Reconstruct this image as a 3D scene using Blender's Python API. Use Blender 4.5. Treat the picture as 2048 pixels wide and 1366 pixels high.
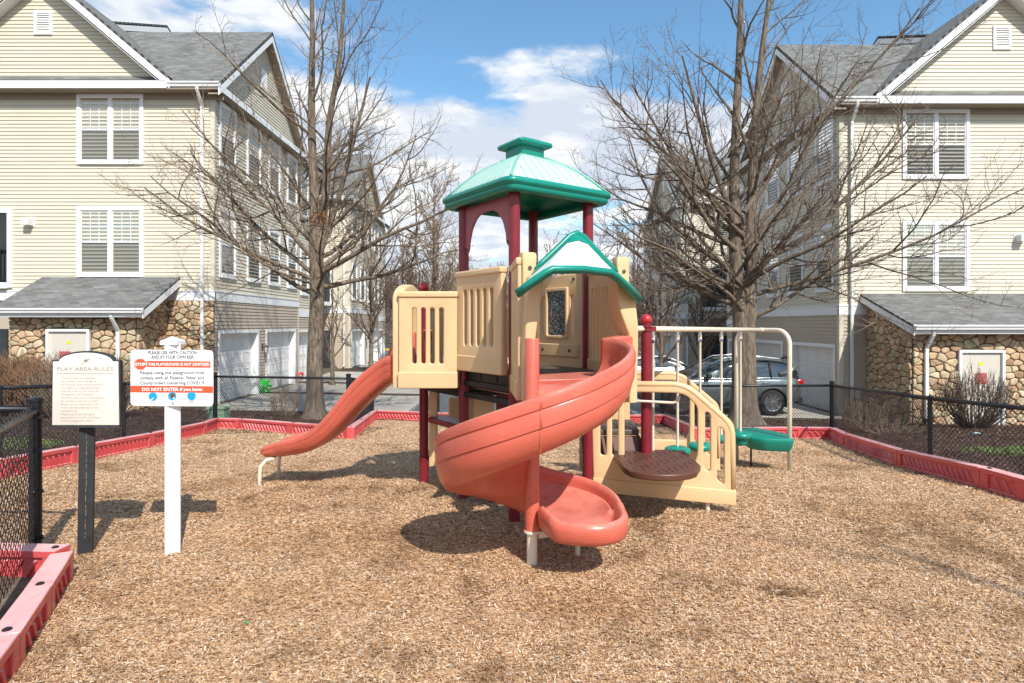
import bpy, bmesh, math, random
import numpy as np
from mathutils import Vector, Matrix, noise as mnoise
R = math.radians
SC = bpy.context.scene
for o in list(bpy.data.objects): bpy.data.objects.remove(o)

# ---------------------------------------------------------------- camera, sky, sun, exposure
F, VX, VY, EYE = 1200.0, 1022.0, 648.0, 1.65      # focal length in photo pixels, vanishing point, eye height
cam_d = bpy.data.cameras.new('camera'); cam = bpy.data.objects.new('camera', cam_d)
SC.collection.objects.link(cam); SC.camera = cam
cam.location = (0, 0, EYE); cam.rotation_euler = (R(90), 0, 0)
cam_d.sensor_width = 36; cam_d.lens = F/2048*36
cam_d.shift_x = (1024-VX)/2048; cam_d.shift_y = (VY-683)/2048
cam_d.clip_start = .05; cam_d.clip_end = 3000

SUN_EL, SUN_DIR = 45.0, Vector((.47, -1.0, 0)).normalized()     # direction towards the sun on the ground
sun_az = math.atan2(SUN_DIR.x, SUN_DIR.y)                     # clockwise from +Y
world = bpy.data.worlds.new('World'); SC.world = world; world.use_nodes = True
wt = world.node_tree; wt.nodes.clear()
def wn(t, **k):
    n = wt.nodes.new(t)
    for a, b in k.items(): setattr(n, a, b)
    return n
def wl(a, b): wt.links.new(a, b)
sky = wn('ShaderNodeTexSky', sky_type='NISHITA', sun_disc=False, sun_elevation=R(SUN_EL), sun_rotation=sun_az,
         altitude=100, air_density=1.0, dust_density=.6, ozone_density=1.6)
bg = wn('ShaderNodeBackground'); bg.inputs['Strength'].default_value = .15
wo = wn('ShaderNodeOutputWorld'); wl(bg.outputs[0], wo.inputs[0])
tc = wn('ShaderNodeTexCoord')
sep = wn('ShaderNodeSeparateXYZ'); wl(tc.outputs['Generated'], sep.inputs[0])
def wmath(op, a, b=None, c=None):
    n = wn('ShaderNodeMath', operation=op)
    for i, v in enumerate((a, b, c)):
        if v is None: continue
        if isinstance(v, (int, float)): n.inputs[i].default_value = v
        else: wl(v, n.inputs[i])
    return n.outputs[0]
# cloud plane: project the direction on a deck overhead, flattened towards the horizon
zc = wmath('MAXIMUM', sep.outputs[2], .02)
zz = wmath('ADD', zc, .16)
comb = wn('ShaderNodeCombineXYZ')
wl(wmath('DIVIDE', sep.outputs[0], zz), comb.inputs[0]); wl(wmath('DIVIDE', sep.outputs[1], zz), comb.inputs[1])
wl(wmath('MULTIPLY', sep.outputs[2], 3.0), comb.inputs[2])
def wnoise(scale, det, rough, off, dist=0.0):
    m = wn('ShaderNodeMapping'); m.inputs['Location'].default_value = off
    wl(comb.outputs[0], m.inputs[0])
    n = wn('ShaderNodeTexNoise'); n.inputs['Scale'].default_value = scale; n.inputs['Detail'].default_value = det
    n.inputs['Roughness'].default_value = rough; n.inputs['Distortion'].default_value = dist
    wl(m.outputs[0], n.inputs[0]); return n.outputs[0]
CO = (3.7, 1.3, .4)
big = wnoise(1.7, 9, .56, CO, .12)
big2 = wnoise(1.7, 9, .56, (CO[0]+.02, CO[1]+.10, CO[2]+.10), .12)
# fewer clouds high up in the middle, more in a belt 10-22 degrees up and on the left
elev = wn('ShaderNodeMapRange', interpolation_type='SMOOTHSTEP'); elev.inputs[1].default_value=.29; elev.inputs[2].default_value=.39
elev.inputs[3].default_value=.21; elev.inputs[4].default_value=-.07; wl(sep.outputs[2], elev.inputs[0])
left = wn('ShaderNodeMapRange', interpolation_type='SMOOTHSTEP'); left.inputs[1].default_value=-.50; left.inputs[2].default_value=-.12
left.inputs[3].default_value=.19; left.inputs[4].default_value=0; wl(sep.outputs[0], left.inputs[0])
lm = wmath('MULTIPLY', left.outputs[0], wmath('GREATER_THAN', sep.outputs[1], 0))
dens = wmath('ADD', wmath('ADD', big, elev.outputs[0]), lm)
mask = wn('ShaderNodeMapRange', interpolation_type='SMOOTHSTEP'); mask.inputs[1].default_value=.50; mask.inputs[2].default_value=.63; wl(dens, mask.inputs[0])
# thickness seen by the light: paler at the tops, greyer below
shade = wn('ShaderNodeMapRange'); shade.inputs[1].default_value=-.05; shade.inputs[2].default_value=.05; wl(wmath('SUBTRACT', big2, big), shade.inputs[0])
cr = wn('ShaderNodeMix', data_type='RGBA'); cr.inputs[6].default_value=(4.0, 4.35, 4.95, 1); cr.inputs[7].default_value=(5.7, 5.75, 5.8, 1)
wl(wmath('SUBTRACT', 1.0, shade.outputs[0]), cr.inputs[0])
tint = wn('ShaderNodeMix', data_type='RGBA', blend_type='MULTIPLY'); tint.inputs[0].default_value=1
wl(sky.outputs[0], tint.inputs[6]); tint.inputs[7].default_value=(.86, 1.13, 1.16, 1)
mx = wn('ShaderNodeMix', data_type='RGBA'); wl(wmath('MULTIPLY', mask.outputs[0], .96), mx.inputs[0]); wl(tint.outputs[2], mx.inputs[6]); wl(cr.outputs[2], mx.inputs[7])
wl(mx.outputs[2], bg.inputs[0])

sl = bpy.data.lights.new('sun', 'SUN'); sl.energy = 4.7; sl.angle = R(.5); sl.color = (1, .955, .89)
so = bpy.data.objects.new('sun', sl); SC.collection.objects.link(so)
sv = Vector((SUN_DIR.x*math.cos(R(SUN_EL)), SUN_DIR.y*math.cos(R(SUN_EL)), math.sin(R(SUN_EL))))
so.rotation_euler = sv.to_track_quat('Z', 'Y').to_euler(); so.location = (10, -15, 30)
SC.view_settings.view_transform = 'Standard'; SC.view_settings.look = 'None'
SC.view_settings.exposure = .28; SC.view_settings.gamma = 1

# ---------------------------------------------------------------- helpers
COL = SC.collection
def V(*a): return Vector(a)
def P(px, py, Y): return Vector(((px-VX)*Y/F, Y, EYE+(VY-py)*Y/F))       # design helper: photo pixel at depth Y (metres)
def clamp(a, lo=0., hi=1.): return max(lo, min(hi, a))
def lerp(a, b, t): return a+(b-a)*t
def sstep(a, b, x):
    t = clamp((x-a)/(b-a)); return t*t*(3-2*t)
def interp(tab, x):
    if x <= tab[0][0]: return tab[0][1]
    for (a, b), (c, d) in zip(tab, tab[1:]):
        if x <= c: return lerp(b, d, (x-a)/(c-a))
    return tab[-1][1]
def gz(x, y):
    """height of the ground: level by the camera, falling gently to the street, a wooded rise far behind"""
    st = -.97-.016*clamp(x, -14, 14)
    z = st*clamp((y-6)/11)
    if y > 62: z += 11.5*sstep(62, 150, y) + (1.2*sstep(62, 110, y))*math.sin(x*.035+1)
    return z
def on_ground(px, py, h=0.):
    lo, hi = .5, 60.
    for _ in range(50):
        Y = (lo+hi)/2; X = (px-VX)*Y/F
        if EYE+(VY-py)*Y/F > gz(X, Y)+h: lo = Y
        else: hi = Y
    return Vector(((px-VX)*Y/F, Y, gz((px-VX)*Y/F, Y)+h))

def tagp(o, label=None, cat=None, group=None, kind=None):
    if label: o['label'] = label
    if cat: o['category'] = cat
    if group: o['group'] = group
    if kind: o['kind'] = kind
    return o
def empty(name, loc, label, cat, group=None):
    o = bpy.data.objects.new(name, None); COL.objects.link(o); o.location = loc
    o.empty_display_size = .2
    return tagp(o, label, cat, group)
def link(name, me, mat, parent=None, smooth=False, angle=None):
    o = bpy.data.objects.new(name, me); COL.objects.link(o)
    if mat is not None:
        me.materials.clear()
        for m in (mat if isinstance(mat, (list, tuple)) else [mat]): me.materials.append(m)
    if smooth or angle:
        me.polygons.foreach_set('use_smooth', [True]*len(me.polygons))
        if angle: me.set_sharp_from_angle(angle=R(angle))
    if parent is not None:
        o.parent = parent
        pl = Vector((0, 0, 0)); q = parent
        while q is not None: pl += q.location; q = q.parent
        o.location = -pl
    return o
class MB:
    def __init__(s): s.v = []; s.f = []; s.m = []; s.mi = 0
    def add(s, vs, fs):
        n = len(s.v); s.v += [tuple(p) for p in vs]; s.f += [tuple(i+n for i in f) for f in fs]; s.m += [s.mi]*len(fs)
    def quad(s, a, b, c, d): s.add((a, b, c, d), ((0, 1, 2, 3),))
    def box(s, c, d, rz=0., M=None):
        x, y, z = d[0]/2, d[1]/2, d[2]/2
        vs = [Vector((i*x, j*y, k*z)) for k in (-1, 1) for j in (-1, 1) for i in (-1, 1)]
        if M is None: M = Matrix.Rotation(rz, 3, 'Z')
        vs = [M@p+Vector(c) for p in vs]
        s.add(vs, ((0, 2, 3, 1), (4, 5, 7, 6), (0, 1, 5, 4), (2, 6, 7, 3), (0, 4, 6, 2), (1, 3, 7, 5)))
    def bb(s, x0, x1, y0, y1, z0, z1): s.box(((x0+x1)/2, (y0+y1)/2, (z0+z1)/2), (abs(x1-x0), abs(y1-y0), abs(z1-z0)))
    def beam(s, a, b, w, h, up=(0, 0, 1)):
        a = Vector(a); b = Vector(b); d = (b-a); L = d.length
        if L < 1e-6: return
        d /= L; up = Vector(up); sx = d.cross(up)
        if sx.length < 1e-4: sx = d.cross(Vector((1, 0, 0)))
        sx.normalize(); u = sx.cross(d)
        M = Matrix((sx, d, u)).transposed()
        s.box((a+b)/2, (w, L, h), M=M)
    def tube(s, pts, r, n=10, cap=True):
        pts = [Vector(p) for p in pts]
        rs = r if isinstance(r, (list, tuple)) else [r]*len(pts)
        base = len(s.v); k = len(pts)
        t0 = (pts[1]-pts[0]).normalized()
        nrm = t0.cross(Vector((0, 0, 1)))
        if nrm.length < .05: nrm = t0.cross(Vector((1, 0, 0)))
        nrm.normalize()
        for i, p in enumerate(pts):
            t = (pts[min(i+1, k-1)]-pts[max(i-1, 0)]).normalized()
            nrm = (nrm-t*nrm.dot(t)).normalized(); bn = t.cross(nrm)
            for j in range(n):
                a = 2*math.pi*j/n
                s.v.append(tuple(p+nrm*(math.cos(a)*rs[i])+bn*(math.sin(a)*rs[i])))
        for i in range(k-1):
            for j in range(n):
                q = (j+1) % n
                s.f.append((base+i*n+j, base+i*n+q, base+(i+1)*n+q, base+(i+1)*n+j)); s.m.append(s.mi)
        if cap:
            s.f.append(tuple(base+j for j in range(n))[::-1]); s.m.append(s.mi)
            s.f.append(tuple(base+(k-1)*n+j for j in range(n))); s.m.append(s.mi)
    def lathe(s, c, prof, n=20, ax='Z', M=None, cap=True):
        """prof: list of (r, h) turned about an axis through c"""
        c = Vector(c); base = len(s.v)
        if M is None:
            M = Matrix.Identity(3) if ax == 'Z' else (Matrix.Rotation(R(90), 3, 'Y') if ax == 'X' else Matrix.Rotation(R(-90), 3, 'X'))
        for r, h in prof:
            for j in range(n):
                a = 2*math.pi*j/n
                s.v.append(tuple(c+M@Vector((r*math.cos(a), r*math.sin(a), h))))
        for i in range(len(prof)-1):
            for j in range(n):
                q = (j+1) % n
                s.f.append((base+i*n+j, base+i*n+q, base+(i+1)*n+q, base+(i+1)*n+j)); s.m.append(s.mi)
        if not cap: return
        s.f.append(tuple(base+j for j in range(n))[::-1]); s.m.append(s.mi)
        s.f.append(tuple(base+(len(prof)-1)*n+j for j in range(n))); s.m.append(s.mi)
    def grid(s, rows, close=False):
        base = len(s.v); n = len(rows[0])
        for r in rows: s.v += [tuple(p) for p in r]
        for i in range(len(rows)-1):
            for j in range(n if close else n-1):
                q = (j+1) % n
                s.f.append((base+i*n+j, base+i*n+q, base+(i+1)*n+q, base+(i+1)*n+j)); s.m.append(s.mi)
    def prism(s, poly, zoff):
        """poly: list of 3d points, extruded by vector zoff"""
        n = len(poly); z = Vector(zoff); a = [Vector(p) for p in poly]
        s.add(a+[p+z for p in a], [tuple(range(n))[::-1], tuple(range(n, 2*n))]+[(i, (i+1) % n, n+(i+1) % n, n+i) for i in range(n)])
    def build(s, name, mat, parent=None, smooth=False, angle=None, bevel=0., seg=2, fix=True):
        me = bpy.data.meshes.new(name); me.from_pydata(s.v, [], s.f); 
        if isinstance(mat, (list, tuple)) and len(mat) > 1: me.polygons.foreach_set('material_index', s.m)
        if fix:
            b = bmesh.new(); b.from_mesh(me); bmesh.ops.recalc_face_normals(b, faces=b.faces); b.to_mesh(me); b.free()
        o = link(name, me, mat, parent, smooth, angle)
        if bevel:
            if not (smooth or angle): me.polygons.foreach_set('use_smooth', [True]*len(me.polygons)); me.set_sharp_from_angle(angle=R(40))
            md = o.modifiers.new('bevel', 'BEVEL'); md.width = bevel; md.segments = seg; md.limit_method = 'ANGLE'; md.angle_limit = R(40); md.harden_normals = False
        return o
def plate(name, mat, parent, o, xd, outline, holes=(), thick=.05, bev=.008, yd=(0, 0, 1), res=3):
    """a moulded board: outline and holes (2d) laid out along xd and yd from o, with rounded edges"""
    cu = bpy.data.curves.new('tmp', 'CURVE'); cu.dimensions = '2D'; cu.fill_mode = 'BOTH'
    for poly in [outline]+list(holes):
        sp = cu.splines.new('POLY'); sp.points.add(len(poly)-1); sp.use_cyclic_u = True
        for i, (x, y) in enumerate(poly): sp.points[i].co = (x, y, 0, 1)
    cu.extrude = max(thick/2-bev, .0005); cu.bevel_depth = bev; cu.bevel_resolution = res-1 if bev else 0; cu.offset = -bev
    ob = bpy.data.objects.new('tmp', cu); COL.objects.link(ob)
    dg = bpy.context.evaluated_depsgraph_get(); me = bpy.data.meshes.new_from_object(ob.evaluated_get(dg))
    bpy.data.objects.remove(ob); bpy.data.curves.remove(cu)
    xd = Vector(xd).normalized(); yd = Vector(yd).normalized(); zd = xd.cross(yd).normalized()
    M = Matrix((xd, yd, zd)).transposed().to_4x4(); M.translation = Vector(o)
    me.transform(M); me.name = name
    b = bmesh.new(); b.from_mesh(me); bmesh.ops.remove_doubles(b, verts=b.verts, dist=1e-5); bmesh.ops.recalc_face_normals(b, faces=b.faces); b.to_mesh(me); b.free()
    return link(name, me, mat, parent, angle=50)
def slot(x0, x1, y0, y1, r=None, n=5):
    r = min((x1-x0)/2, (y1-y0)/2) if r is None else r
    pts = []
    for cx, cy, a0 in ((x1-r, y1-r, 0), (x0+r, y1-r, 90), (x0+r, y0+r, 180), (x1-r, y0+r, 270)):
        for k in range(n+1):
            a = R(a0+90*k/n); pts.append((cx+r*math.cos(a), cy+r*math.sin(a)))
    return pts
def rounded(poly, r, n=4):
    """round the corners of a 2d polygon; r a number or one per corner"""
    out = []; m = len(poly)
    for i in range(m):
        p = Vector(poly[i]); a = Vector(poly[i-1]); b = Vector(poly[(i+1) % m]); rr = r[i] if isinstance(r, (list, tuple)) else r
        da = (a-p); db = (b-p); k = min(rr, da.length*.49, db.length*.49)
        if k < 1e-4: out.append(tuple(p)); continue
        s0 = p+da.normalized()*k; s1 = p+db.normalized()*k
        for j in range(n+1):
            t = j/n; q = s0*(1-t)**2+p*2*t*(1-t)+s1*t*t; out.append((q.x, q.y))
    return out
def pip(px, py, poly):
    inside = np.zeros(len(px), bool); n = len(poly)
    for i in range(n):
        x1, y1 = poly[i]; x2, y2 = poly[(i+1) % n]
        if y1 == y2: continue
        c = ((y1 > py) != (y2 > py)) & (px < (x2-x1)*(py-y1)/(y2-y1)+x1); inside ^= c
    return inside

# ---------------------------------------------------------------- materials
def mat(name, col, rough=.6, metal=0., spec=.5, var=.0, vscale=6., bump=0., bscale=40., coat=0.):
    m = bpy.data.materials.new(name); m.use_nodes = True; nt = m.node_tree; b = nt.nodes['Principled BSDF']
    b.inputs['Base Color'].default_value = (*col, 1); b.inputs['Roughness'].default_value = rough; b.inputs['Metallic'].default_value = metal
    b.inputs['Specular IOR Level'].default_value = spec; b.inputs['Coat Weight'].default_value = coat
    if var or bump:
        t = nt.nodes.new('ShaderNodeTexCoord'); 
    if var:
        n = nt.nodes.new('ShaderNodeTexNoise'); n.inputs['Scale'].default_value = vscale; n.inputs['Detail'].default_value = 6; nt.links.new(t.outputs['Object'], n.inputs[0])
        r = nt.nodes.new('ShaderNodeMapRange'); r.inputs[1].default_value = .3; r.inputs[2].default_value = .7; r.inputs[3].default_value = 1-var; r.inputs[4].default_value = 1+var; nt.links.new(n.outputs[0], r.inputs[0])
        x = nt.nodes.new('ShaderNodeVectorMath'); x.operation = 'SCALE'; x.inputs[0].default_value = col; nt.links.new(r.outputs[0], x.inputs['Scale']); nt.links.new(x.outputs[0], b.inputs['Base Color'])
        r2 = nt.nodes.new('ShaderNodeMapRange'); r2.inputs[3].default_value = rough*.85; r2.inputs[4].default_value = min(1, rough*1.2); nt.links.new(n.outputs[0], r2.inputs[0]); nt.links.new(r2.outputs[0], b.inputs['Roughness'])
    if bump:
        n = nt.nodes.new('ShaderNodeTexNoise'); n.inputs['Scale'].default_value = bscale; n.inputs['Detail'].default_value = 4; nt.links.new(t.outputs['Object'], n.inputs[0])
        bp = nt.nodes.new('ShaderNodeBump'); bp.inputs['Strength'].default_value = bump; bp.inputs['Distance'].default_value = .01; nt.links.new(n.outputs[0], bp.inputs['Height']); nt.links.new(bp.outputs[0], b.inputs['Normal'])
    return m
def nodes(m): return m.node_tree, m.node_tree.nodes['Principled BSDF']
def ramp(nt, fac, stops, interp='LINEAR'):
    r = nt.nodes.new('ShaderNodeValToRGB'); r.color_ramp.interpolation = interp; e = r.color_ramp.elements
    while len(e) < len(stops): e.new(.5)
    for i, (p, c) in enumerate(stops): e[i].position = p; e[i].color = (*c, 1)
    nt.links.new(fac, r.inputs[0]); return r.outputs[0]
def tnoise(nt, vec, scale, det=4, rough=.5):
    n = nt.nodes.new('ShaderNodeTexNoise'); n.inputs['Scale'].default_value = scale; n.inputs['Detail'].default_value = det; n.inputs['Roughness'].default_value = rough
    if vec is not None: nt.links.new(vec, n.inputs[0])
    return n.outputs[0]
def mapping(nt, scale=(1, 1, 1), rot=(0, 0, 0), out='Object'):
    t = nt.nodes.new('ShaderNodeTexCoord'); mp = nt.nodes.new('ShaderNodeMapping'); mp.inputs['Scale'].default_value = scale; mp.inputs['Rotation'].default_value = rot
    nt.links.new(t.outputs[out], mp.inputs[0]); return mp.outputs[0]
def mixc(nt, a, b, fac, mode='MIX'):
    n = nt.nodes.new('ShaderNodeMix'); n.data_type = 'RGBA'; n.blend_type = mode
    for i, v in ((0, fac), (6, a), (7, b)):
        if isinstance(v, (int, float)): n.inputs[i].default_value = v
        elif isinstance(v, tuple): n.inputs[i].default_value = (*v, 1)
        else: nt.links.new(v, n.inputs[i])
    return n.outputs[2]
def bumpn(nt, b, h, strength, dist):
    bp = nt.nodes.new('ShaderNodeBump'); bp.inputs['Strength'].default_value = strength; bp.inputs['Distance'].default_value = dist
    nt.links.new(h, bp.inputs['Height']); nt.links.new(bp.outputs[0], b.inputs['Normal'])

M = {}
M['coral'] = mat('coral_plastic', (.64, .165, .110), .27, var=.06, vscale=2.5, bump=.04, bscale=90, spec=.5)
M['coral_pole'] = M['coral']
M['tan'] = mat('tan_plastic', (.69, .47, .25), .40, var=.05, vscale=3, bump=.05, bscale=110)
M['maroon'] = mat('maroon_paint', (.20, .014, .024), .33, var=.10, vscale=5, bump=.03, bscale=60)
M['red_cap'] = mat('red_cap_plastic', (.46, .025, .03), .3, var=.05)
M['pink_arch'] = mat('faded_maroon_plastic', (.36, .10, .12), .5, var=.08)
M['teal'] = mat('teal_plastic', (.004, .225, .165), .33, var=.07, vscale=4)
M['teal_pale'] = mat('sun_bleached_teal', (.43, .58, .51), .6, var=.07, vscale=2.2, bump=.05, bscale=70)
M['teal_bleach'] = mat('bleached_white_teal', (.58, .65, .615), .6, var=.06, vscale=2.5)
M['brown'] = mat('brown_coated_steel', (.105, .040, .024), .42, var=.10, vscale=5)
M['deck_grey'] = mat('worn_deck_coating', (.085, .065, .055), .5, var=.2, vscale=8)
M['black'] = mat('black_coated_steel', (.006, .006, .007), .55, var=.1)
M['hole'] = mat('deck_hole_dark', (.006, .004, .003), .9)
M['cream'] = mat('cream_painted_steel', (.72, .63, .49), .38, var=.05)
M['white'] = mat('white_trim', (.80, .80, .79), .5, var=.03, vscale=2)
M['white_vinyl'] = mat('white_vinyl', (.82, .83, .84), .38, var=.02)
M['gutter'] = mat('white_aluminium_gutter', (.74, .74, .72), .45, var=.06, vscale=1.5)
M['fence'] = mat('black_vinyl_fence', (.011, .012, .015), .35, var=.1)
M['sign_black'] = mat('black_weathered_wood', (.020, .021, .023), .6, var=.25, vscale=12, bump=.3, bscale=30)
M['soffit'] = mat('taupe_soffit', (.30, .24, .18), .7)
M['door'] = mat('beige_painted_door', (.60, .55, .47), .5, var=.03)
M['garage'] = mat('white_garage_door', (.70, .69, .67), .5, var=.04, vscale=1.2)
M['chrome'] = mat('bright_metal', (.7, .7, .7), .2, metal=1.)
M['lamp_black'] = mat('black_lantern_metal', (.01, .01, .01), .4)
M['lamp_glass'] = mat('lantern_glass', (.55, .55, .5), .15)
M['concrete'] = mat('concrete', (.42, .38, .32), .9, var=.12, vscale=1.5, bump=.2, bscale=60)
M['curb'] = mat('pale_kerb_concrete', (.46, .42, .36), .9, var=.12, vscale=2, bump=.2, bscale=60)
M['yellow'] = mat('yellow_kerb_paint', (.75, .52, .04), .7, var=.1)
M['asphalt'] = mat('asphalt', (.105, .11, .12), .9, var=.18, vscale=1.3, bump=.3, bscale=120)
M['stonedark'] = mat('mortar', (.12, .085, .06), .95, var=.2, vscale=10)
def bleached(name, side, top, th=(.12, .52)):
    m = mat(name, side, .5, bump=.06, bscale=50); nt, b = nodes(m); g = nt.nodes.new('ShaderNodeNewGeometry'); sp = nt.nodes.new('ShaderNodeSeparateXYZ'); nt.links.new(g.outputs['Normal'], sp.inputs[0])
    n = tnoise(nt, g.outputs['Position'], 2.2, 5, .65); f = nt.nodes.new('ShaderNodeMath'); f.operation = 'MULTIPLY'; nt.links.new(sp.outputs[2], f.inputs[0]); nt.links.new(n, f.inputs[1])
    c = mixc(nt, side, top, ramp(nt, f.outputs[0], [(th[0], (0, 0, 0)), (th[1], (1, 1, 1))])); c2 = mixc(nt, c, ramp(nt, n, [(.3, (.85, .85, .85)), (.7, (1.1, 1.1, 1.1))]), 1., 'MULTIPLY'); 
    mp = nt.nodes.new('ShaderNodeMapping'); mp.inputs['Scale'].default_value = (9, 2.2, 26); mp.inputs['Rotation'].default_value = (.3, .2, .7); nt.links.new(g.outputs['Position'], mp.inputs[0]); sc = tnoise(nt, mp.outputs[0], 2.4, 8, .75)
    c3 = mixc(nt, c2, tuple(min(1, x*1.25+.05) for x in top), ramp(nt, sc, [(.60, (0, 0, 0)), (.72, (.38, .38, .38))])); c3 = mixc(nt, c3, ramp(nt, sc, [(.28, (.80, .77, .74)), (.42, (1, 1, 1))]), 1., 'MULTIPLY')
    rr = nt.nodes.new('ShaderNodeMapRange'); rr.inputs[1].default_value = .35; rr.inputs[2].default_value = .7; rr.inputs[3].default_value = .24; rr.inputs[4].default_value = .46; nt.links.new(sc, rr.inputs[0]); nt.links.new(rr.outputs[0], b.inputs['Roughness'])
    nt.links.new(c3, b.inputs['Base Color']); return m

def siding_mat(name, col):
    m = mat(name, col, .55); nt, b = nodes(m)
    v = mapping(nt, (.8, .8, .8)); n1 = tnoise(nt, v, 1.2, 5); v2 = mapping(nt, (.15, .15, 12)); n2 = tnoise(nt, v2, 1., 2)
    c = mixc(nt, tuple(x*.93 for x in col), tuple(min(1, x*1.05) for x in col), n1)
    c = mixc(nt, c, ramp(nt, n2, [(.3, (.93, .92, .90)), (.7, (1, 1, 1))]), 1., 'MULTIPLY')
    v3 = mapping(nt, (6, 6, 60)); n3 = tnoise(nt, v3, 3, 3)
    nt.links.new(c, b.inputs['Base Color']); bumpn(nt, b, n3, .08, .004); return m
M['siding'] = siding_mat('cream_vinyl_siding', (.64, .585, .46))
M['siding_tan'] = siding_mat('taupe_vinyl_siding', (.49, .405, .315))
def shingle_mat():
    m = mat('grey_asphalt_shingles', (.2, .2, .2), .9); nt, b = nodes(m)
    v = mapping(nt, (1, 1, 1), out='UV')
    br = nt.nodes.new('ShaderNodeTexBrick'); br.inputs['Scale'].default_value = 1; br.inputs['Mortar Size'].default_value = .004
    br.inputs['Brick Width'].default_value = .26; br.inputs['Row Height'].default_value = .13; br.inputs['Bias'].default_value = 0
    br.inputs['Color1'].default_value = (.125, .125, .118, 1); br.inputs['Color2'].default_value = (.215, .213, .20, 1); br.inputs['Mortar'].default_value = (.05, .05, .05, 1)
    nt.links.new(v, br.inputs[0]); n = tnoise(nt, v, 40, 5, .7); n2 = tnoise(nt, v, 1.1, 3)
    c = mixc(nt, br.outputs[0], ramp(nt, n, [(.3, (.55, .55, .55)), (.7, (1.35, 1.35, 1.35))]), 1., 'MULTIPLY')
    c = mixc(nt, c, ramp(nt, n2, [(.3, (.85, .84, .82)), (.7, (1.1, 1.1, 1.1))]), 1., 'MULTIPLY')
    nt.links.new(c, b.inputs['Base Color']); bumpn(nt, b, br.outputs['Fac'], -.6, .01); return m
M['shingle'] = shingle_mat()
def stone_mat():
    m = mat('tan_fieldstone', (.4, .3, .2), .85); nt, b = nodes(m)
    a = nt.nodes.new('ShaderNodeAttribute'); a.attribute_name = 'rnd'
    base = ramp(nt, a.outputs['Fac'], [(0, (.34, .21, .13)), (.16, (.58, .42, .26)), (.34, (.44, .30, .20)), (.5, (.64, .52, .35)), (.62, (.42, .38, .24)), (.78, (.70, .60, .44)), (.9, (.56, .38, .23)), (1, (.62, .50, .36))])
    v = mapping(nt); n = tnoise(nt, v, 5, 6, .6); n2 = tnoise(nt, v, 22, 5, .6)
    c = mixc(nt, base, ramp(nt, n, [(.3, (.72, .66, .60)), (.7, (1.15, 1.12, 1.05))]), 1., 'MULTIPLY')
    nt.links.new(c, b.inputs['Base Color']); bumpn(nt, b, n2, .5, .02); return m
M['stone'] = stone_mat()
def glass_mat(name, col, rough=.04):
    m = mat(name, col, rough, spec=.9); return m
M['glass'] = glass_mat('window_glass', (.020, .026, .030))
def screen_mat():
    m = bpy.data.materials.new('insect_screen'); m.use_nodes = True; nt = m.node_tree; nt.nodes.clear()
    o = nt.nodes.new('ShaderNodeOutputMaterial'); t = nt.nodes.new('ShaderNodeBsdfTransparent'); d = nt.nodes.new('ShaderNodeBsdfDiffuse'); d.inputs[0].default_value = (.05, .055, .06, 1); x = nt.nodes.new('ShaderNodeMixShader'); x.inputs[0].default_value = .38
    nt.links.new(t.outputs[0], x.inputs[1]); nt.links.new(d.outputs[0], x.inputs[2]); nt.links.new(x.outputs[0], o.inputs[0]); return m
M['screen'] = screen_mat()
M['blind'] = mat('pale_window_blind', (.50, .52, .50), .7)
def pane_mat():
    """glass in front of a blind: part seen through, part mirrored"""
    m = bpy.data.materials.new('clear_pane'); m.use_nodes = True; nt = m.node_tree; nt.nodes.clear()
    o = nt.nodes.new('ShaderNodeOutputMaterial'); g = nt.nodes.new('ShaderNodeBsdfGlossy'); g.inputs['Roughness'].default_value = .02
    t = nt.nodes.new('ShaderNodeBsdfTransparent'); t.inputs[0].default_value = (.72, .77, .78, 1); f = nt.nodes.new('ShaderNodeFresnel'); f.inputs[0].default_value = 1.5
    x = nt.nodes.new('ShaderNodeMixShader'); r = nt.nodes.new('ShaderNodeMath'); r.operation = 'MULTIPLY_ADD'; r.inputs[1].default_value = .9; r.inputs[2].default_value = .17
    nt.links.new(f.outputs[0], r.inputs[0]); nt.links.new(r.outputs[0], x.inputs[0]); nt.links.new(t.outputs[0], x.inputs[1]); nt.links.new(g.outputs[0], x.inputs[2]); nt.links.new(x.outputs[0], o.inputs[0]); return m
M['pane'] = pane_mat()
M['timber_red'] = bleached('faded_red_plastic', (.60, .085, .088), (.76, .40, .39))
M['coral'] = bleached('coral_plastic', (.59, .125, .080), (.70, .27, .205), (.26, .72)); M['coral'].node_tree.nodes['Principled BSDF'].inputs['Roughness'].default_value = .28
def bark_mat(name, c1, c2, sc=9.):
    m = mat(name, c1, .95); nt, b = nodes(m)
    v = mapping(nt, (sc, sc, sc*.18)); n = tnoise(nt, v, 2.2, 8, .65); v2 = mapping(nt, (1, 1, 1)); n2 = tnoise(nt, v2, 3, 3)
    c = ramp(nt, n, [(.32, tuple(x*.35 for x in c1)), (.5, c1), (.72, c2)])
    c = mixc(nt, c, ramp(nt, n2, [(.35, (.8, .8, .78)), (.7, (1.15, 1.12, 1.08))]), 1., 'MULTIPLY')
    nt.links.new(c, b.inputs['Base Color']); bumpn(nt, b, n, 1., .03); return m
M['bark'] = bark_mat('furrowed_bark', (.165, .125, .09), (.30, .24, .18))
M['twig'] = mat('brown_twigs', (.125, .085, .06), .9, var=.3, vscale=3)
M['twig_pale'] = mat('pale_twigs', (.26, .19, .125), .9, var=.3, vscale=3)
M['twig_far'] = mat('grey_brown_far_twigs', (.19, .145, .11), .95, var=.25, vscale=.5)
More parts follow.
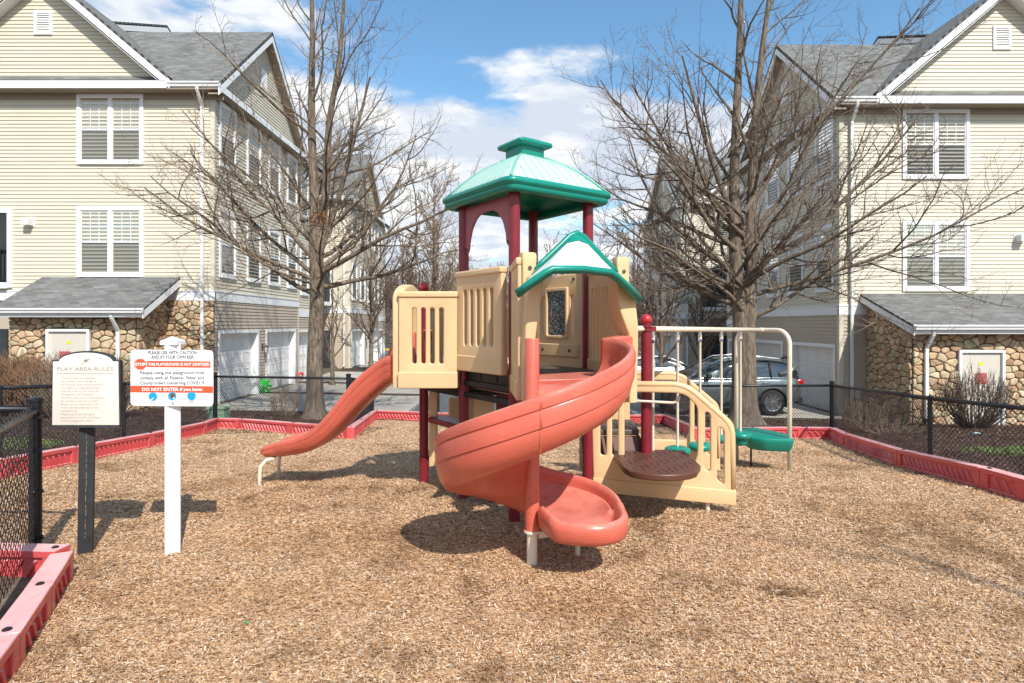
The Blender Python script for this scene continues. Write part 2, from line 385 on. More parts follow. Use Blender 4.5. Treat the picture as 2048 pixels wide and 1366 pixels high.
def chips_mat(name, stops, attr=True, big=(.60, 1.12)):
    m = mat(name, (.4, .25, .12), .9); nt, b = nodes(m); g = nt.nodes.new('ShaderNodeNewGeometry')
    if attr: a = nt.nodes.new('ShaderNodeAttribute'); a.attribute_name = 'rnd'; f = a.outputs['Fac']
    else:
        mp = nt.nodes.new('ShaderNodeMapping'); mp.inputs['Rotation'].default_value = (0, 0, .5); mp.inputs['Scale'].default_value = (1, 2.2, 1); nt.links.new(g.outputs['Position'], mp.inputs[0])
        vo = nt.nodes.new('ShaderNodeTexVoronoi'); vo.inputs['Scale'].default_value = 38; nt.links.new(mp.outputs[0], vo.inputs[0]); f0 = vo.outputs['Color']
        sp = nt.nodes.new('ShaderNodeSeparateColor'); nt.links.new(f0, sp.inputs[0]); f = sp.outputs[0]
        bumpn(nt, b, sp.outputs[1], .9, .02)
    c = ramp(nt, f, stops)
    n1 = tnoise(nt, g.outputs['Position'], .75, 5, .6); n2 = tnoise(nt, g.outputs['Position'], 3.1, 4, .6)
    ad = nt.nodes.new('ShaderNodeMath'); ad.operation = 'ADD'; nt.links.new(n1, ad.inputs[0]); nt.links.new(n2, ad.inputs[1])
    hf = nt.nodes.new('ShaderNodeMath'); hf.operation = 'MULTIPLY'; nt.links.new(ad.outputs[0], hf.inputs[0]); hf.inputs[1].default_value = .5
    c = mixc(nt, c, ramp(nt, hf.outputs[0], [(.38, (big[0], big[0]*.90, big[0]*.78)), (.48, (1, 1, 1)), (.66, (big[1],)*3)]), 1., 'MULTIPLY')
    nt.links.new(c, b.inputs['Base Color']); return m
CH = [(0, (.07, .030, .012)), (.15, (.22, .10, .038)), (.36, (.47, .25, .108)), (.60, (.61, .375, .19)), (.82, (.71, .50, .31)), (1, (.82, .69, .53))]
MU = [(0, (.010, .006, .004)), (.3, (.045, .020, .012)), (.6, (.085, .040, .024)), (.85, (.14, .075, .048)), (1, (.24, .16, .11))]
M['chips'] = chips_mat('wood_chips', CH); M['chips_base'] = chips_mat('wood_chip_bed', CH, False)
M['mulch'] = chips_mat('dark_mulch_pieces', MU); M['mulch_base'] = chips_mat('dark_mulch_bed', MU, False)
def ground_mat():
    m = mat('ground_cover', (.1, .1, .1), .95); nt, b = nodes(m); g = nt.nodes.new('ShaderNodeNewGeometry')
    n1 = tnoise(nt, g.outputs['Position'], .35, 6, .65); n2 = tnoise(nt, g.outputs['Position'], 4, 6, .7)
    c = ramp(nt, n2, [(.3, (.05, .035, .022)), (.5, (.12, .085, .055)), (.7, (.20, .15, .10))])
    c2 = ramp(nt, n2, [(.3, (.05, .06, .02)), (.6, (.11, .12, .045))])
    c = mixc(nt, c, c2, ramp(nt, n1, [(.5, (0, 0, 0)), (.62, (1, 1, 1))])); nt.links.new(c, b.inputs['Base Color']); bumpn(nt, b, n2, .8, .1); return m
M['ground'] = ground_mat()
M['grass'] = mat('grass_blades', (.15, .19, .06), .7, var=.35, vscale=5)
M['carpaint'] = mat('grey_green_car_paint', (.20, .24, .23), .22, metal=.55, spec=.6, coat=.8)
M['silver'] = mat('silver_car_paint', (.56, .58, .60), .3, metal=.35, coat=.8)
M['carglass'] = mat('tinted_car_glass', (.015, .025, .028), .05, spec=1., coat=.5)
M['tyre'] = mat('tyre_rubber', (.018, .018, .018), .85)
M['rim'] = mat('alloy_rim', (.62, .62, .62), .25, metal=.9)
M['dark'] = mat('dark_plastic', (.02, .02, .021), .6)
M['taillight'] = mat('red_tail_light', (.5, .01, .01), .15, coat=1.)
M['headlight'] = mat('clear_headlight', (.55, .57, .58), .12, coat=1.)
# ---------------------------------------------------------------- ground sheets
def sheet(name, poly, off, m, label=None, cat=None, group=None, kind='structure', zf=None, xs=2., parent=None, cuts=True):
    b = bmesh.new(); vs = [b.verts.new((x, y, 0)) for x, y in poly]; b.faces.new(vs)
    bmesh.ops.triangulate(b, faces=b.faces[:])
    x0 = min(p[0] for p in poly); x1 = max(p[0] for p in poly); y0 = min(p[1] for p in poly); y1 = max(p[1] for p in poly)
    ys = [i for i in range(6, 18)]+list(range(20, 62, 6))+list(range(62, 152, 4))+[170, 200]
    if cuts:
        for y in ys:
            if y0 < y < y1: bmesh.ops.bisect_plane(b, geom=b.verts[:]+b.edges[:]+b.faces[:], plane_co=(0, y, 0), plane_no=(0, 1, 0))
        k = math.ceil(max(x0, -60)/xs)*xs
        while k < min(x1, 60):
            bmesh.ops.bisect_plane(b, geom=b.verts[:]+b.edges[:]+b.faces[:], plane_co=(k, 0, 0), plane_no=(1, 0, 0)); k += xs
    for v in b.verts: v.co.z = (zf or gz)(v.co.x, v.co.y)+off
    bmesh.ops.recalc_face_normals(b, faces=b.faces)
    me = bpy.data.meshes.new(name); b.to_mesh(me); b.free()
    if me.polygons[0].normal.z < 0: me.flip_normals()
    o = link(name, me, m, parent)
    if parent is None: tagp(o, label, cat, group, kind)
    return o
sheet('ground', [(-400, -60), (400, -60), (400, 60), (120, 62), (120, 170), (-120, 170), (-120, 62), (-400, 60)], -.006, M['ground'], xs=4.)

# edge of the play area: points on the photo's timber tops, laid on the ground
TIM_H = .2
REAR = [(-420, 985), (-150, 944), (0, 921), (82, 909), (146, 896), (298, 869), (406, 847), (432, 838), (482, 839), (590, 847), (701, 856), (750, 822), (870, 829), (1020, 832), (1200, 834), (1332, 831), (1396, 858), (1471, 857), (1600, 856), (1665, 857), (1691, 869), (1803, 902), (1970, 938), (2060, 962), (2260, 1012)]
rear = [on_ground(x, y, TIM_H) for x, y in REAR]+[V(5.35, 2.6, TIM_H), V(5.6, .4, TIM_H)]
near = [V(-1.58, .9, -.045), V(-1.98, 1.85, -.045), V(-2.41, 2.85, -.045), V(-2.65, 3.36, -.045), V(-2.905, 3.88, -.045)]
near2 = [V(-2.96, 3.96, -.045), V(-4.1, 4.03, -.045), V(-5.3, 4.08, -.045)]
play_poly = [(p.x, p.y) for p in rear]+[(5.9, -6), (-1.2, -6)]+[(p.x, p.y) for p in near]+[(p.x, p.y) for p in near2]+[(rear[0].x-1.5, 4.1)]
sheet('playground_surface', play_poly, .004, M['chips_base'])
bed_l = [(-16.5, 8.0)]+[(p.x, p.y+.02) for p in rear[3:12]]+[(-2.6, 14.6), (-3.2, 17.2), (-16.5, 17.6)]
bed_r = [(p.x, p.y+.02) for p in rear[15:27]]+[(6.4, .4), (9.2, 4.6), (17, 9.0), (17, 18.3), (9.9, 18.3), (9.9, 17.4), (3.2, 16.8), (2.8, 14.0)]
sheet('mulch_bed', bed_l, .004, M['mulch_base']); sheet('mulch_bed', bed_r, .004, M['mulch_base'])
sheet('street', [(-2.9, 16.6), (3.5, 16.4), (3.5, 60.5), (-2.9, 60.5)], .004, M['asphalt'])
sheet('cross_street', [(-40, 47), (-2.95, 47), (-2.95, 55), (-40, 55)], .006, M['asphalt'])
sheet('cross_street', [(3.55, 47), (40, 47), (40, 55), (3.55, 55)], .006, M['asphalt'])
for nm, (x0, x1, y0, y1), mm in (('driveway', (-8.9, -3.06, 17.25, 21.35), 'concrete'), ('driveway', (-8.9, -3.06, 21.95, 25.1), 'concrete'), ('driveway', (-9.2, -3.06, 25.75, 31.2), 'concrete'),
        ('driveway', (-8.9, -3.06, 34.4, 46.4), 'concrete'), ('mulch_strip', (-8.9, -3.06, 21.4, 21.9), 'mulch_base'), ('mulch_strip', (-9.2, -3.06, 25.15, 25.7), 'mulch_base'), ('mulch_strip', (-9.2, -3.06, 31.25, 34.35), 'mulch_base'),
        ('driveway', (3.66, 9.9, 17.5, 26.1), 'concrete'), ('mulch_strip', (3.66, 9.9, 26.15, 27.0), 'mulch_base'), ('driveway', (3.66, 10.2, 27.05, 33.2), 'concrete'), ('driveway', (3.66, 9.9, 34.6, 46.4), 'concrete'), ('mulch_strip', (3.66, 9.9, 33.25, 34.55), 'mulch_base')):
    sheet(nm, [(x0, y0), (x1, y0), (x1, y1), (x0, y1)], .010, M[mm])
def kerb(x0, y0, x1, y1, m='curb', h=.10, w=.15):
    b = MB(); n = max(2, int(math.hypot(x1-x0, y1-y0)/2)); d = Vector((x1-x0, y1-y0)).normalized(); nx, ny = -d.y*w/2, d.x*w/2
    rows = []
    for i in range(n+1):
        x = lerp(x0, x1, i/n); y = lerp(y0, y1, i/n); z = gz(x, y)
        rows.append([(x+nx, y+ny, z-.1), (x+nx, y+ny, z+h-.015), (x+nx*.8, y+ny*.8, z+h), (x-nx*.8, y-ny*.8, z+h), (x-nx, y-ny, z+h-.015), (x-nx, y-ny, z-.1)])
    b.grid(rows); tagp(b.build('kerb', M[m], angle=30), kind='structure')
kerb(-2.98, 16.6, -2.98, 46.5); kerb(3.58, 16.4, 3.58, 46.5)
kerb(-30, 55.1, 30, 55.1, 'yellow', .16, .2)
def patch(cx, cy, rx, ry, n=26, seed=1):
    rd = random.Random(seed); return [(cx+rx*math.cos(2*math.pi*i/n)*(1+rd.uniform(-.15, .15)), cy+ry*math.sin(2*math.pi*i/n)*(1+rd.uniform(-.2, .2))) for i in range(n)]
lawn_l = patch(-8.9, 9.3, 1.9, .8, seed=3); lawn_r = patch(9.3, 8.9, 2.3, .95, seed=4)
M['lawn'] = mat('lawn_soil', (.17, .17, .07), .95, var=.4, vscale=4)
sheet('lawn', lawn_l, .012, M['lawn']); sheet('lawn', lawn_r, .012, M['lawn'])
sheet('verge_lawn', [(-45, 55.3), (45, 55.3), (45, 61), (-45, 61)], .006, mat('dry_verge_grass', (.34, .28, .13), .95, var=.3, vscale=1.))

# ---------------------------------------------------------------- loose pieces
def scatter(name, label, cat, m, bands, poly=None, seed=1, size=(.012, .045, .0035, .010), tilt=.26, spots=(), upright=False):
    rg = np.random.default_rng(seed); VS = []; RN = []
    for (y0, y1, x0, x1, dens, sc) in bands:
        n = int((y1-y0)*(x1-x0)*dens); x = rg.uniform(x0, x1, n); y = rg.uniform(y0, y1, n)
        k = (np.abs(x-.0) < y*.93+1.0)
        if poly is not None: k &= pip(x, y, poly)
        x = x[k]; y = y[k]; n = len(x)
        t = np.clip((y-6)/11, 0, 1); st = -.97-.016*np.clip(x, -14, 14); z = st*t
        L = rg.uniform(size[0], size[1], n)*sc; W = rg.uniform(size[2], size[3], n)*sc
        a = rg.uniform(0, 2*np.pi, n); e = rg.normal(0, tilt, n); ro = rg.normal(0, tilt, n)
        if upright: e = rg.uniform(.5, 1.3, n)
        d = np.stack([np.cos(a)*np.cos(e), np.sin(a)*np.cos(e), np.sin(e)], 1)
        s = np.stack([-np.sin(a)*np.cos(ro), np.cos(a)*np.cos(ro), np.sin(ro)], 1)
        zz = z+.006+rg.uniform(0, .016, n)*sc+(np.abs(np.sin(e))*L*.5 if not upright else L*.45)
        c = np.stack([x, y, zz], 1); h = d*L[:, None]*.5; w = s*W[:, None]*.5; w2 = w*rg.uniform(.25, 1, n)[:, None]
        q = np.stack([c-h-w, c-h+w, c+h+w2, c+h-w2], 1); VS.append(q.reshape(-1, 3)); rv = rg.uniform(0, 1, n)
        for (hx, hy, ra, rb, k_) in spots: e2 = ((x-hx)/ra)**2+((y-hy)/rb)**2+rg.normal(0, .25, n); rv = np.where(e2 < 1, rv*k_, rv)
        RN.append(rv)
    v = np.concatenate(VS).astype(np.float32); rn = np.concatenate(RN).astype(np.float32); n = len(rn)
    me = bpy.data.meshes.new(name); me.vertices.add(4*n); me.vertices.foreach_set('co', v.ravel())
    me.loops.add(4*n); me.loops.foreach_set('vertex_index', np.arange(4*n, dtype=np.int32)); me.polygons.add(n); me.polygons.foreach_set('loop_start', np.arange(0, 4*n, 4, dtype=np.int32))
    me.update(calc_edges=True); at = me.attributes.new('rnd', 'FLOAT', 'FACE'); at.data.foreach_set('value', rn)
    o = link(name, me, m); tagp(o, label, cat, None, 'stuff'); return n
nchip = scatter('wood_chips', 'loose tan wood chips covering the play area floor', 'wood chips', M['chips'],
    [(1.6, 3.4, -3.4, 3.8, 22000, .50), (3.4, 4.6, -4.8, 4.8, 16000, .56), (4.6, 6.2, -6.5, 6.3, 9000, .70), (6.2, 8.6, -9, 6.5, 5200, .76), (8.6, 13.5, -7, 7, 1900, 1.0)], play_poly, 3, spots=((1.73, 3.66, .17, .06, .18), (1.62, 3.72, .10, .05, .3), (.45, 3.5, .40, .22, .72), (-3.0, 6.3, .4, .3, .7), (-2.4, 5.4, .6, .35, .8), (-1.2, 4.6, .9, .4, .8), (2.4, 7.6, 1.1, .5, .8), (-1.6, 3.6, 1.0, .25, .85), (3.4, 5.2, .8, .3, .85)))
scatter('mulch_pieces', 'dark brown shredded mulch in the beds outside the fence', 'mulch', M['mulch'],
    [(6, 11, -13, -4, 900, 1.5), (11, 17.4, -14, -2.6, 500, 2.0)], bed_l, 5)
scatter('mulch_pieces', 'dark brown shredded mulch in the bed by the right hand stone wall', 'mulch', M['mulch'],
    [(5.5, 11, 4, 15, 900, 1.5), (11, 17.5, 2.6, 16, 500, 2.0)], bed_r, 6)
scatter('lawn_grass', 'short green grass patch by the left hand stone wall', 'grass', M['grass'], [(7, 12, -12, -5, 1300, 1.)], lawn_l, 7, (.04, .08, .006, .012), .4, upright=True)
scatter('lawn_grass', 'short green grass patch beyond the right hand fence', 'grass', M['grass'], [(7, 12, 6, 13, 1300, 1.)], lawn_r, 8, (.04, .08, .006, .012), .4, upright=True)

# ---------------------------------------------------------------- border timbers
def timber(a, b, label, group, w=.13, h=TIM_H+.02):
    a = Vector(a); b = Vector(b); L = (b-a).length; d = (b-a).normalized(); sx = Vector((d.y, -d.x, 0)).normalized(); up = sx.cross(d)
    if up.z < 0: up = -up
    T = Matrix((d, sx, up)).transposed()
    root = empty('border_timber', (a+b)/2-up*TIM_H, label, 'border timber', group)
    def tr(x, y, z): return a+T@Vector((x, y, z-TIM_H))
    m = MB()
    def bx(x0, x1, y0, y1, z0, z1): m.add([tr(x, y, z) for z in (z0, z1) for y in (y0, y1) for x in (x0, x1)], ((0, 2, 3, 1), (4, 5, 7, 6), (0, 1, 5, 4), (2, 6, 7, 3), (0, 4, 6, 2), (1, 3, 7, 5)))
    bx(.004, L-.004, -w/2+.022, w/2-.022, -.08, h-.04)                   # core
    bx(.0, L, -w/2, w/2, h-.05, h)                                        # top flange
    bx(.002, L-.002, -w/2+.004, w/2-.004, -.08, .035)                     # foot
    for e0, e1 in ((.001, .09), (L-.09, L-.001)): bx(e0, e1, -w/2+.002, w/2-.002, -.02, h-.02)
    n = max(1, int((L-.22)/.095))
    for k in range(n):                                                    # slanting ribs on both faces
        x = .13+(L-.26)*(k+.5)/n
        for s in (-1, 1):
            y0, y1 = s*(w/2-.03), s*(w/2-.004); q = .035; r = .014
            vs = [tr(xx, yy, zz) for yy in (y0, y1) for xx, zz in ((x-q-r, .15), (x-q+r, .15), (x+q+r, .03), (x+q-r, .03))]
            m.add(vs, ((0, 1, 2, 3), (7, 6, 5, 4), (0, 4, 5, 1), (1, 5, 6, 2), (2, 6, 7, 3), (3, 7, 4, 0)))
    m.build('rail_body', M['timber_red'], root, bevel=.007, seg=2)
    c = MB(); c.lathe(tr(.05, 0, h-.002), [(.022, 0), (.022, .006), (.012, .012)], 10); c.build('stake_head', M['lamp_black'], root, smooth=False)
def run(pts, labf, group, step=1.22):
    k = 0
    for a, b in zip(pts, pts[1:]):
        n = max(1, round((b-a).length/step))
        for i in range(n):
            timber(a.lerp(b, i/n)+Vector((0, 0, TIM_H if -.1 < a.z < 0 and a.y < 5 else 0)), a.lerp(b, (i+1)/n)+Vector((0, 0, TIM_H if -.1 < b.z < 0 and b.y < 5 else 0)), labf(k), group); k += 1
ORD = 'first second third fourth fifth sixth seventh eighth ninth tenth eleventh twelfth thirteenth fourteenth fifteenth sixteenth'.split()
run(near, lambda k: 'faded pink border timber in the near corner, %s of its row from the camera' % ORD[k], 'border timbers at the near fence')
run(near2, lambda k: 'faded pink border timber seen through the near fence, %s from its corner' % ORD[k], 'border timbers at the near fence')
merged = [rear[i] for i in (0, 2, 4, 5, 6, 7, 8)]
run(merged, lambda k: 'faded red border timber behind the two signs, %s from the left' % ORD[k], 'border timbers along the rear edge', 1.5)
run([rear[i] for i in (8, 10, 11)], lambda k: 'faded red border timber behind the straight slide, %s from its left' % ORD[k], 'border timbers along the rear edge', 1.5)
run([rear[i] for i in (11, 13, 15, 16)], lambda k: 'faded red border timber behind the play tower, %s from its left' % ORD[k], 'border timbers along the rear edge', 1.5)
run([rear[i] for i in (16, 18, 19, 20)], lambda k: 'faded red border timber behind the green pod steps, %s from its left' % ORD[k], 'border timbers along the rear edge', 1.3)
run([rear[i] for i in (20, 21, 22, 23, 24, 25, 26)], lambda k: 'faded red border timber below the right fence, %s from the far corner' % ORD[k], 'border timbers along the right edge', 1.9)

# ---------------------------------------------------------------- chain link fences
def chain(m, a0, a1, b0, b1, pitch=.062, r=.0026):
    """wire between bottom a0-b0 and top a1-b1"""
    a0, a1, b0, b1 = map(Vector, (a0, a1, b0, b1)); L = ((b0-a0).length+(b1-a1).length)/2; H = (a1-a0).length
    def pt(u, v): return (a0.lerp(b0, u/L)).lerp(a1.lerp(b1, u/L), v/H)
    nn = ((b0-a0).cross(a1-a0)).normalized()
    n = int((L+H)/pitch)+1
    for k in range(n):
        for s in (1, -1):
            u0 = k*pitch-H if s == 1 else k*pitch; u1 = u0+s*H
            t0, t1 = 0., 1.
            lo, hi = (0, L)
            du = u1-u0
            ta, tb = (lo-u0)/du, (hi-u0)/du
            if ta > tb: ta, tb = tb, ta
            t0 = max(t0, ta); t1 = min(t1, tb)
            if t1-t0 < .01: continue
            p = pt(u0+du*t0, H*t0); q = pt(u0+du*t1, H*t1)+nn*(.0015*s); p = p+nn*(.0015*s)
            d = (q-p).normalized(); x = d.cross(nn)
            base = len(m.v)
            for c in (p, q):
                for j in range(3):
                    an = 2*math.pi*j/3; m.v.append(tuple(c+x*(r*math.cos(an))+nn*(r*math.sin(an))))
            for j in range(3): m.f.append((base+j, base+(j+1) % 3, base+3+(j+1) % 3, base+3+j)); m.m.append(0)
def post(name, p, z0, z1, r, parent, cap=True):
    m = MB(); m.lathe((p[0], p[1], 0), [(r, z0), (r, z1-.03), (r*1.18, z1-.028), (r*1.18, z1-.008), (r*.9, z1), (r*.35, z1+.006)], 14)
    return m.build(name, M['fence'], parent, angle=40)
# near fence: corner post, a run towards the camera and a run to the left
root = empty('chain_link_fence', (-3.4, 4.29, 0), 'low black chain link fence at the left edge, nearest to the camera', 'fence')
post('post', (-3.4, 4.29), -.1, 1.125, .040, root)
ca, cb, cc = V(-3.4, 4.29, 0), V(-2.22, 2.1, 0), V(-6.6, 4.36, 0)
m = MB(); m.tube([ca+V(.03, -.05, 1.035), cb+V(0, 0, 1.035)], .024, 12); m.build('top_rail', M['fence'], root, smooth=True)
m = MB(); m.tube([ca+V(-.03, 0, 1.04), cc+V(0, 0, 1.04)], .024, 12); m.build('top_rail', M['fence'], root, smooth=True)
m = MB(); chain(m, ca+V(0, 0, .03), ca+V(0, 0, 1.08), cb+V(0, 0, .03), cb+V(0, 0, 1.08), .078, .0028); chain(m, cc+V(0, 0, .03), cc+V(0, 0, 1.08), ca+V(0, 0, .03), ca+V(0, 0, 1.08), .078, .0028); m.build('chain_mesh', M['fence'], root, fix=False)
for t in (.02, .2, .38, .56, .74, .92):
    m = MB(); p = ca.lerp(cb, t)+V(0, 0, 1.035); d = (cb-ca).normalized(); m.lathe(p-d*.004, [(.027, 0), (.027, .008)], 10, M=d.to_track_quat('Z', 'Y').to_matrix()); m.build('rail_tie', M['fence'], root)
for z in (.12, .45, .75, .98): m = MB(); m.lathe(ca+V(0, 0, z), [(.043, 0), (.046, .008), (.043, .016)], 14); m.box(ca+V(.045, -.02, z+.008), (.05, .02, .018), .6); m.build('tension_band', M['fence'], root)
post('post', (cc.x, cc.y), -.1, 1.1, .03, root); post('post', (cb.x, cb.y), -.1, 1.1, .03, root)

# rear fence just outside the timbers; rail heights read off the photo
FN = [(-420, 830, 0), (0, 776, 2), (248, 768, 5), (430, 753, 7), (697, 757, 10), (746, 764, 11), (1020, 768, 13), (1325, 770, 15), (1395, 772, 16), (1664, 771, 19)]
FR = [(1664, 771), (1860, 797), (2060, 818), (2330, 846)]
fp = []
for px, py, i in FN:
    base = rear[i]; Y = base.y+.32
    if px == 248: Y = on_ground(248, 878, TIM_H).y+.32
    if px in (697,): Y = rear[10].y+.35
    q = P(px, py, Y); fp.append((q.x, q.y, gz(q.x, q.y), q.z))
fr_y = [fp[-1][1], on_ground(1860, 917, TIM_H).y+.28, on_ground(2060, 962, TIM_H).y+.28, rear[24].y+.28]
for (px, py), Y in list(zip(FR, fr_y))[1:]:
    q = P(px, py, Y); fp.append((q.x, q.y, gz(q.x, q.y), q.z))
print('FENCE', [(round(a, 2), round(b, 2), round(d-c, 2)) for a, b, c, d in fp])
fp += [(5.67, 2.6, 0, .98), (5.92, .4, 0, .98)]
root = empty('chain_link_fence', (0, 13, -.6), 'long low black chain link fence round the back and right of the play area', 'fence')
rail = MB(); mesh = MB(); knuck = MB()
for a, b in zip(fp, fp[1:]):
    A0, A1, B0, B1 = V(a[0], a[1], a[2]+.02), V(a[0], a[1], a[3]+.03), V(b[0], b[1], b[2]+.02), V(b[0], b[1], b[3]+.03)
    chain(mesh, A0, A1, B0, B1, .060, .0030)
    rail.tube([V(a[0], a[1], a[3]), V(b[0], b[1], b[3])], .023, 10)
rail.build('top_rail', M['fence'], root, smooth=True); mesh.build('chain_mesh', M['fence'], root, fix=False)
for i, p in enumerate(fp):
    big = i in (3, 4, 9)
    post('post', p, p[2]-.05, p[3]+(.085 if big else .03), .042 if big else .026, root)
for k in (4, 5, 6):
    for t in (.5,):
        a, b = fp[k], fp[k+1] if k+1 < len(fp) else fp[k]
        p = [lerp(a[j], b[j], t) for j in range(4)]; post('post', p, p[2]-.05, p[3]+.02, .022, root)
# ---------------------------------------------------------------- buildings
def side_panel(m, o, ud, nd, L, z0, z1, holes=(), lim=None, course=.112, lip=.021):
    """lap siding on a wall: o corner, ud along, nd outward; holes (u0,u1,z0,z1); lim(z)->(u0,u1) for gables"""
    o = Vector(o); ud = Vector(ud); nd = Vector(nd); up = Vector((0, 0, 1))
    zs = set(); k = 0
    rows = []; z = z0
    while z < z1-1e-4:
        zt = min(z+course, z1); cuts = [z, zt]+[h for ho in holes for h in ho[2:4] if z < h < zt]
        cuts = sorted(set(cuts))
        for a, b in zip(cuts, cuts[1:]):
            oa = lip*(1-(a-z)/course); ob = lip*(1-(b-z)/course)
            la0, la1 = lim(a) if lim else (0, L); lb0, lb1 = lim(b) if lim else (0, L)
            segs = [[(la0, lb0), (la1, lb1)]]
            mid = (a+b)/2
            for h in holes:
                if h[2] < mid < h[3]:
                    new = []
                    for s in segs:
                        u0, u1 = s[0][0], s[1][0]
                        if h[1] <= u0 or h[0] >= u1: new.append(s); continue
                        if h[0] > u0: new.append([s[0], (h[0], h[0])])
                        if h[1] < u1: new.append([(h[1], h[1]), s[1]])
                    segs = new
            for (p0, q0), (p1, q1) in segs:
                if p1-p0 < 1e-4 and q1-q0 < 1e-4: continue
                m.quad(o+ud*p0+nd*oa+up*a, o+ud*p1+nd*oa+up*a, o+ud*q1+nd*ob+up*b, o+ud*q0+nd*ob+up*b)
                if abs(a-z) < 1e-6: m.quad(o+ud*p0+up*a, o+ud*p1+up*a, o+ud*p1+nd*oa+up*a, o+ud*p0+nd*oa+up*a)
        z = zt
class Wall:
    """local frame of one wall"""
    def __init__(s, o, ud, nd): s.o = Vector(o); s.u = Vector(ud); s.n = Vector(nd)
    def p(s, u, d, z): return s.o+s.u*u+s.n*d+Vector((0, 0, z))
    def box(s, m, u0, u1, d0, d1, z0, z1):
        m.add([s.p(u, d, z) for z in (z0, z1) for d in (d0, d1) for u in (u0, u1)], ((0, 2, 3, 1), (4, 5, 7, 6), (0, 1, 5, 4), (2, 6, 7, 3), (0, 4, 6, 2), (1, 3, 7, 5)))
def window(w, u0, u1, z0, z1, parent, double=False, blind='half', seed=0, far=False):
    rd = random.Random(seed); t = .10 if double else .095
    f = MB(); d1 = .055
    w.box(f, u0, u0+t, -.02, d1, z0, z1); w.box(f, u1-t, u1, -.02, d1, z0, z1)
    w.box(f, u0+t, u1-t, -.02, d1, z1-t*1.25, z1); w.box(f, u0+t, u1-t, -.02, d1+.02, z0, z0+t*1.1)
    root = f.build('window', M['white'], parent)
    bays = [(u0+t, u1-t)] if not double else [(u0+t, (u0+u1)/2-.05), ((u0+u1)/2+.05, u1-t)]
    if double: f2 = MB(); w.box(f2, (u0+u1)/2-.05, (u0+u1)/2+.05, -.02, .05, z0+t*1.1, z1-t*1.25); f2.build('mullion', M['white'], root)
    zb, zt = z0+t*1.1, z1-t*1.25; zm = (zb+zt)/2
    s = MB(); g = MB(); bl = MB(); dk = MB()
    for a, b in bays:
        q = .035
        w.box(s, a, b, -.01, .035, zm-.025, zm+.025); w.box(s, a, b, -.01, .028, zb, zb+q); w.box(s, a, b, -.01, .028, zt-q, zt)
        w.box(s, a, a+q, -.01, .028, zb+q, zt-q); w.box(s, b-q, b, -.01, .028, zb+q, zt-q)
        if not far:
            n = 3 if double else 2
            for i in range(1, n): x = lerp(a+q, b-q, i/n); w.box(s, x-.008, x+.008, .004, .02, zm+.025, zt-q)
            zz = (zm+zt)/2; w.box(s, a+q, b-q, .005, .019, zz-.008, zz+.008)
        g.quad(w.p(a+.01, .012, zb+.01), w.p(b-.01, .012, zb+.01), w.p(b-.01, .012, zt-.01), w.p(a+.01, .012, zt-.01))
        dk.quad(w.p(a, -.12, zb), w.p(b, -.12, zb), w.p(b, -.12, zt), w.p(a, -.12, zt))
        low = {'half': rd.choice((zm-.05, lerp(zb, zm, .45), lerp(zb, zm, .1), lerp(zb, zm, .8))), 'full': zb+.03, 'most': lerp(zb, zm, rd.uniform(.25, .6))}[blind] if blind != 'mix' else lerp(zb, zt, rd.choice((.0, .2, .35, .5)))
        z = zt-.02; i = 0; bl.quad(w.p(a+.02, -.074, low), w.p(b-.02, -.074, low), w.p(b-.02, -.074, zt), w.p(a+.02, -.074, zt))
        while z > low:
            tl = .012 if rd.random() > .04 else .03
            bl.quad(w.p(a+.02, -.0715, z), w.p(b-.02, -.0715, z), w.p(b-.02, -.070, z-.027), w.p(a+.02, -.070, z-.027)); z -= .027
    s.build('sash', M['white'], root); g.build('pane', M['pane'], root)
    for a, b in bays: sc_ = MB(); sc_.quad(w.p(a+.01, .020, zb+.01), w.p(b-.01, .020, zb+.01), w.p(b-.01, .020, zm-.02), w.p(a+.01, .020, zm-.02)); sc_.build('insect_screen', M['screen'], root)
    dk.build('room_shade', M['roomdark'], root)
    if len(bl.v): bl.build('blind', M['blind'], root, fix=False)
    return root
M['roomdark'] = mat('dim_room', (.030, .032, .036), .8, var=.4, vscale=1.5)
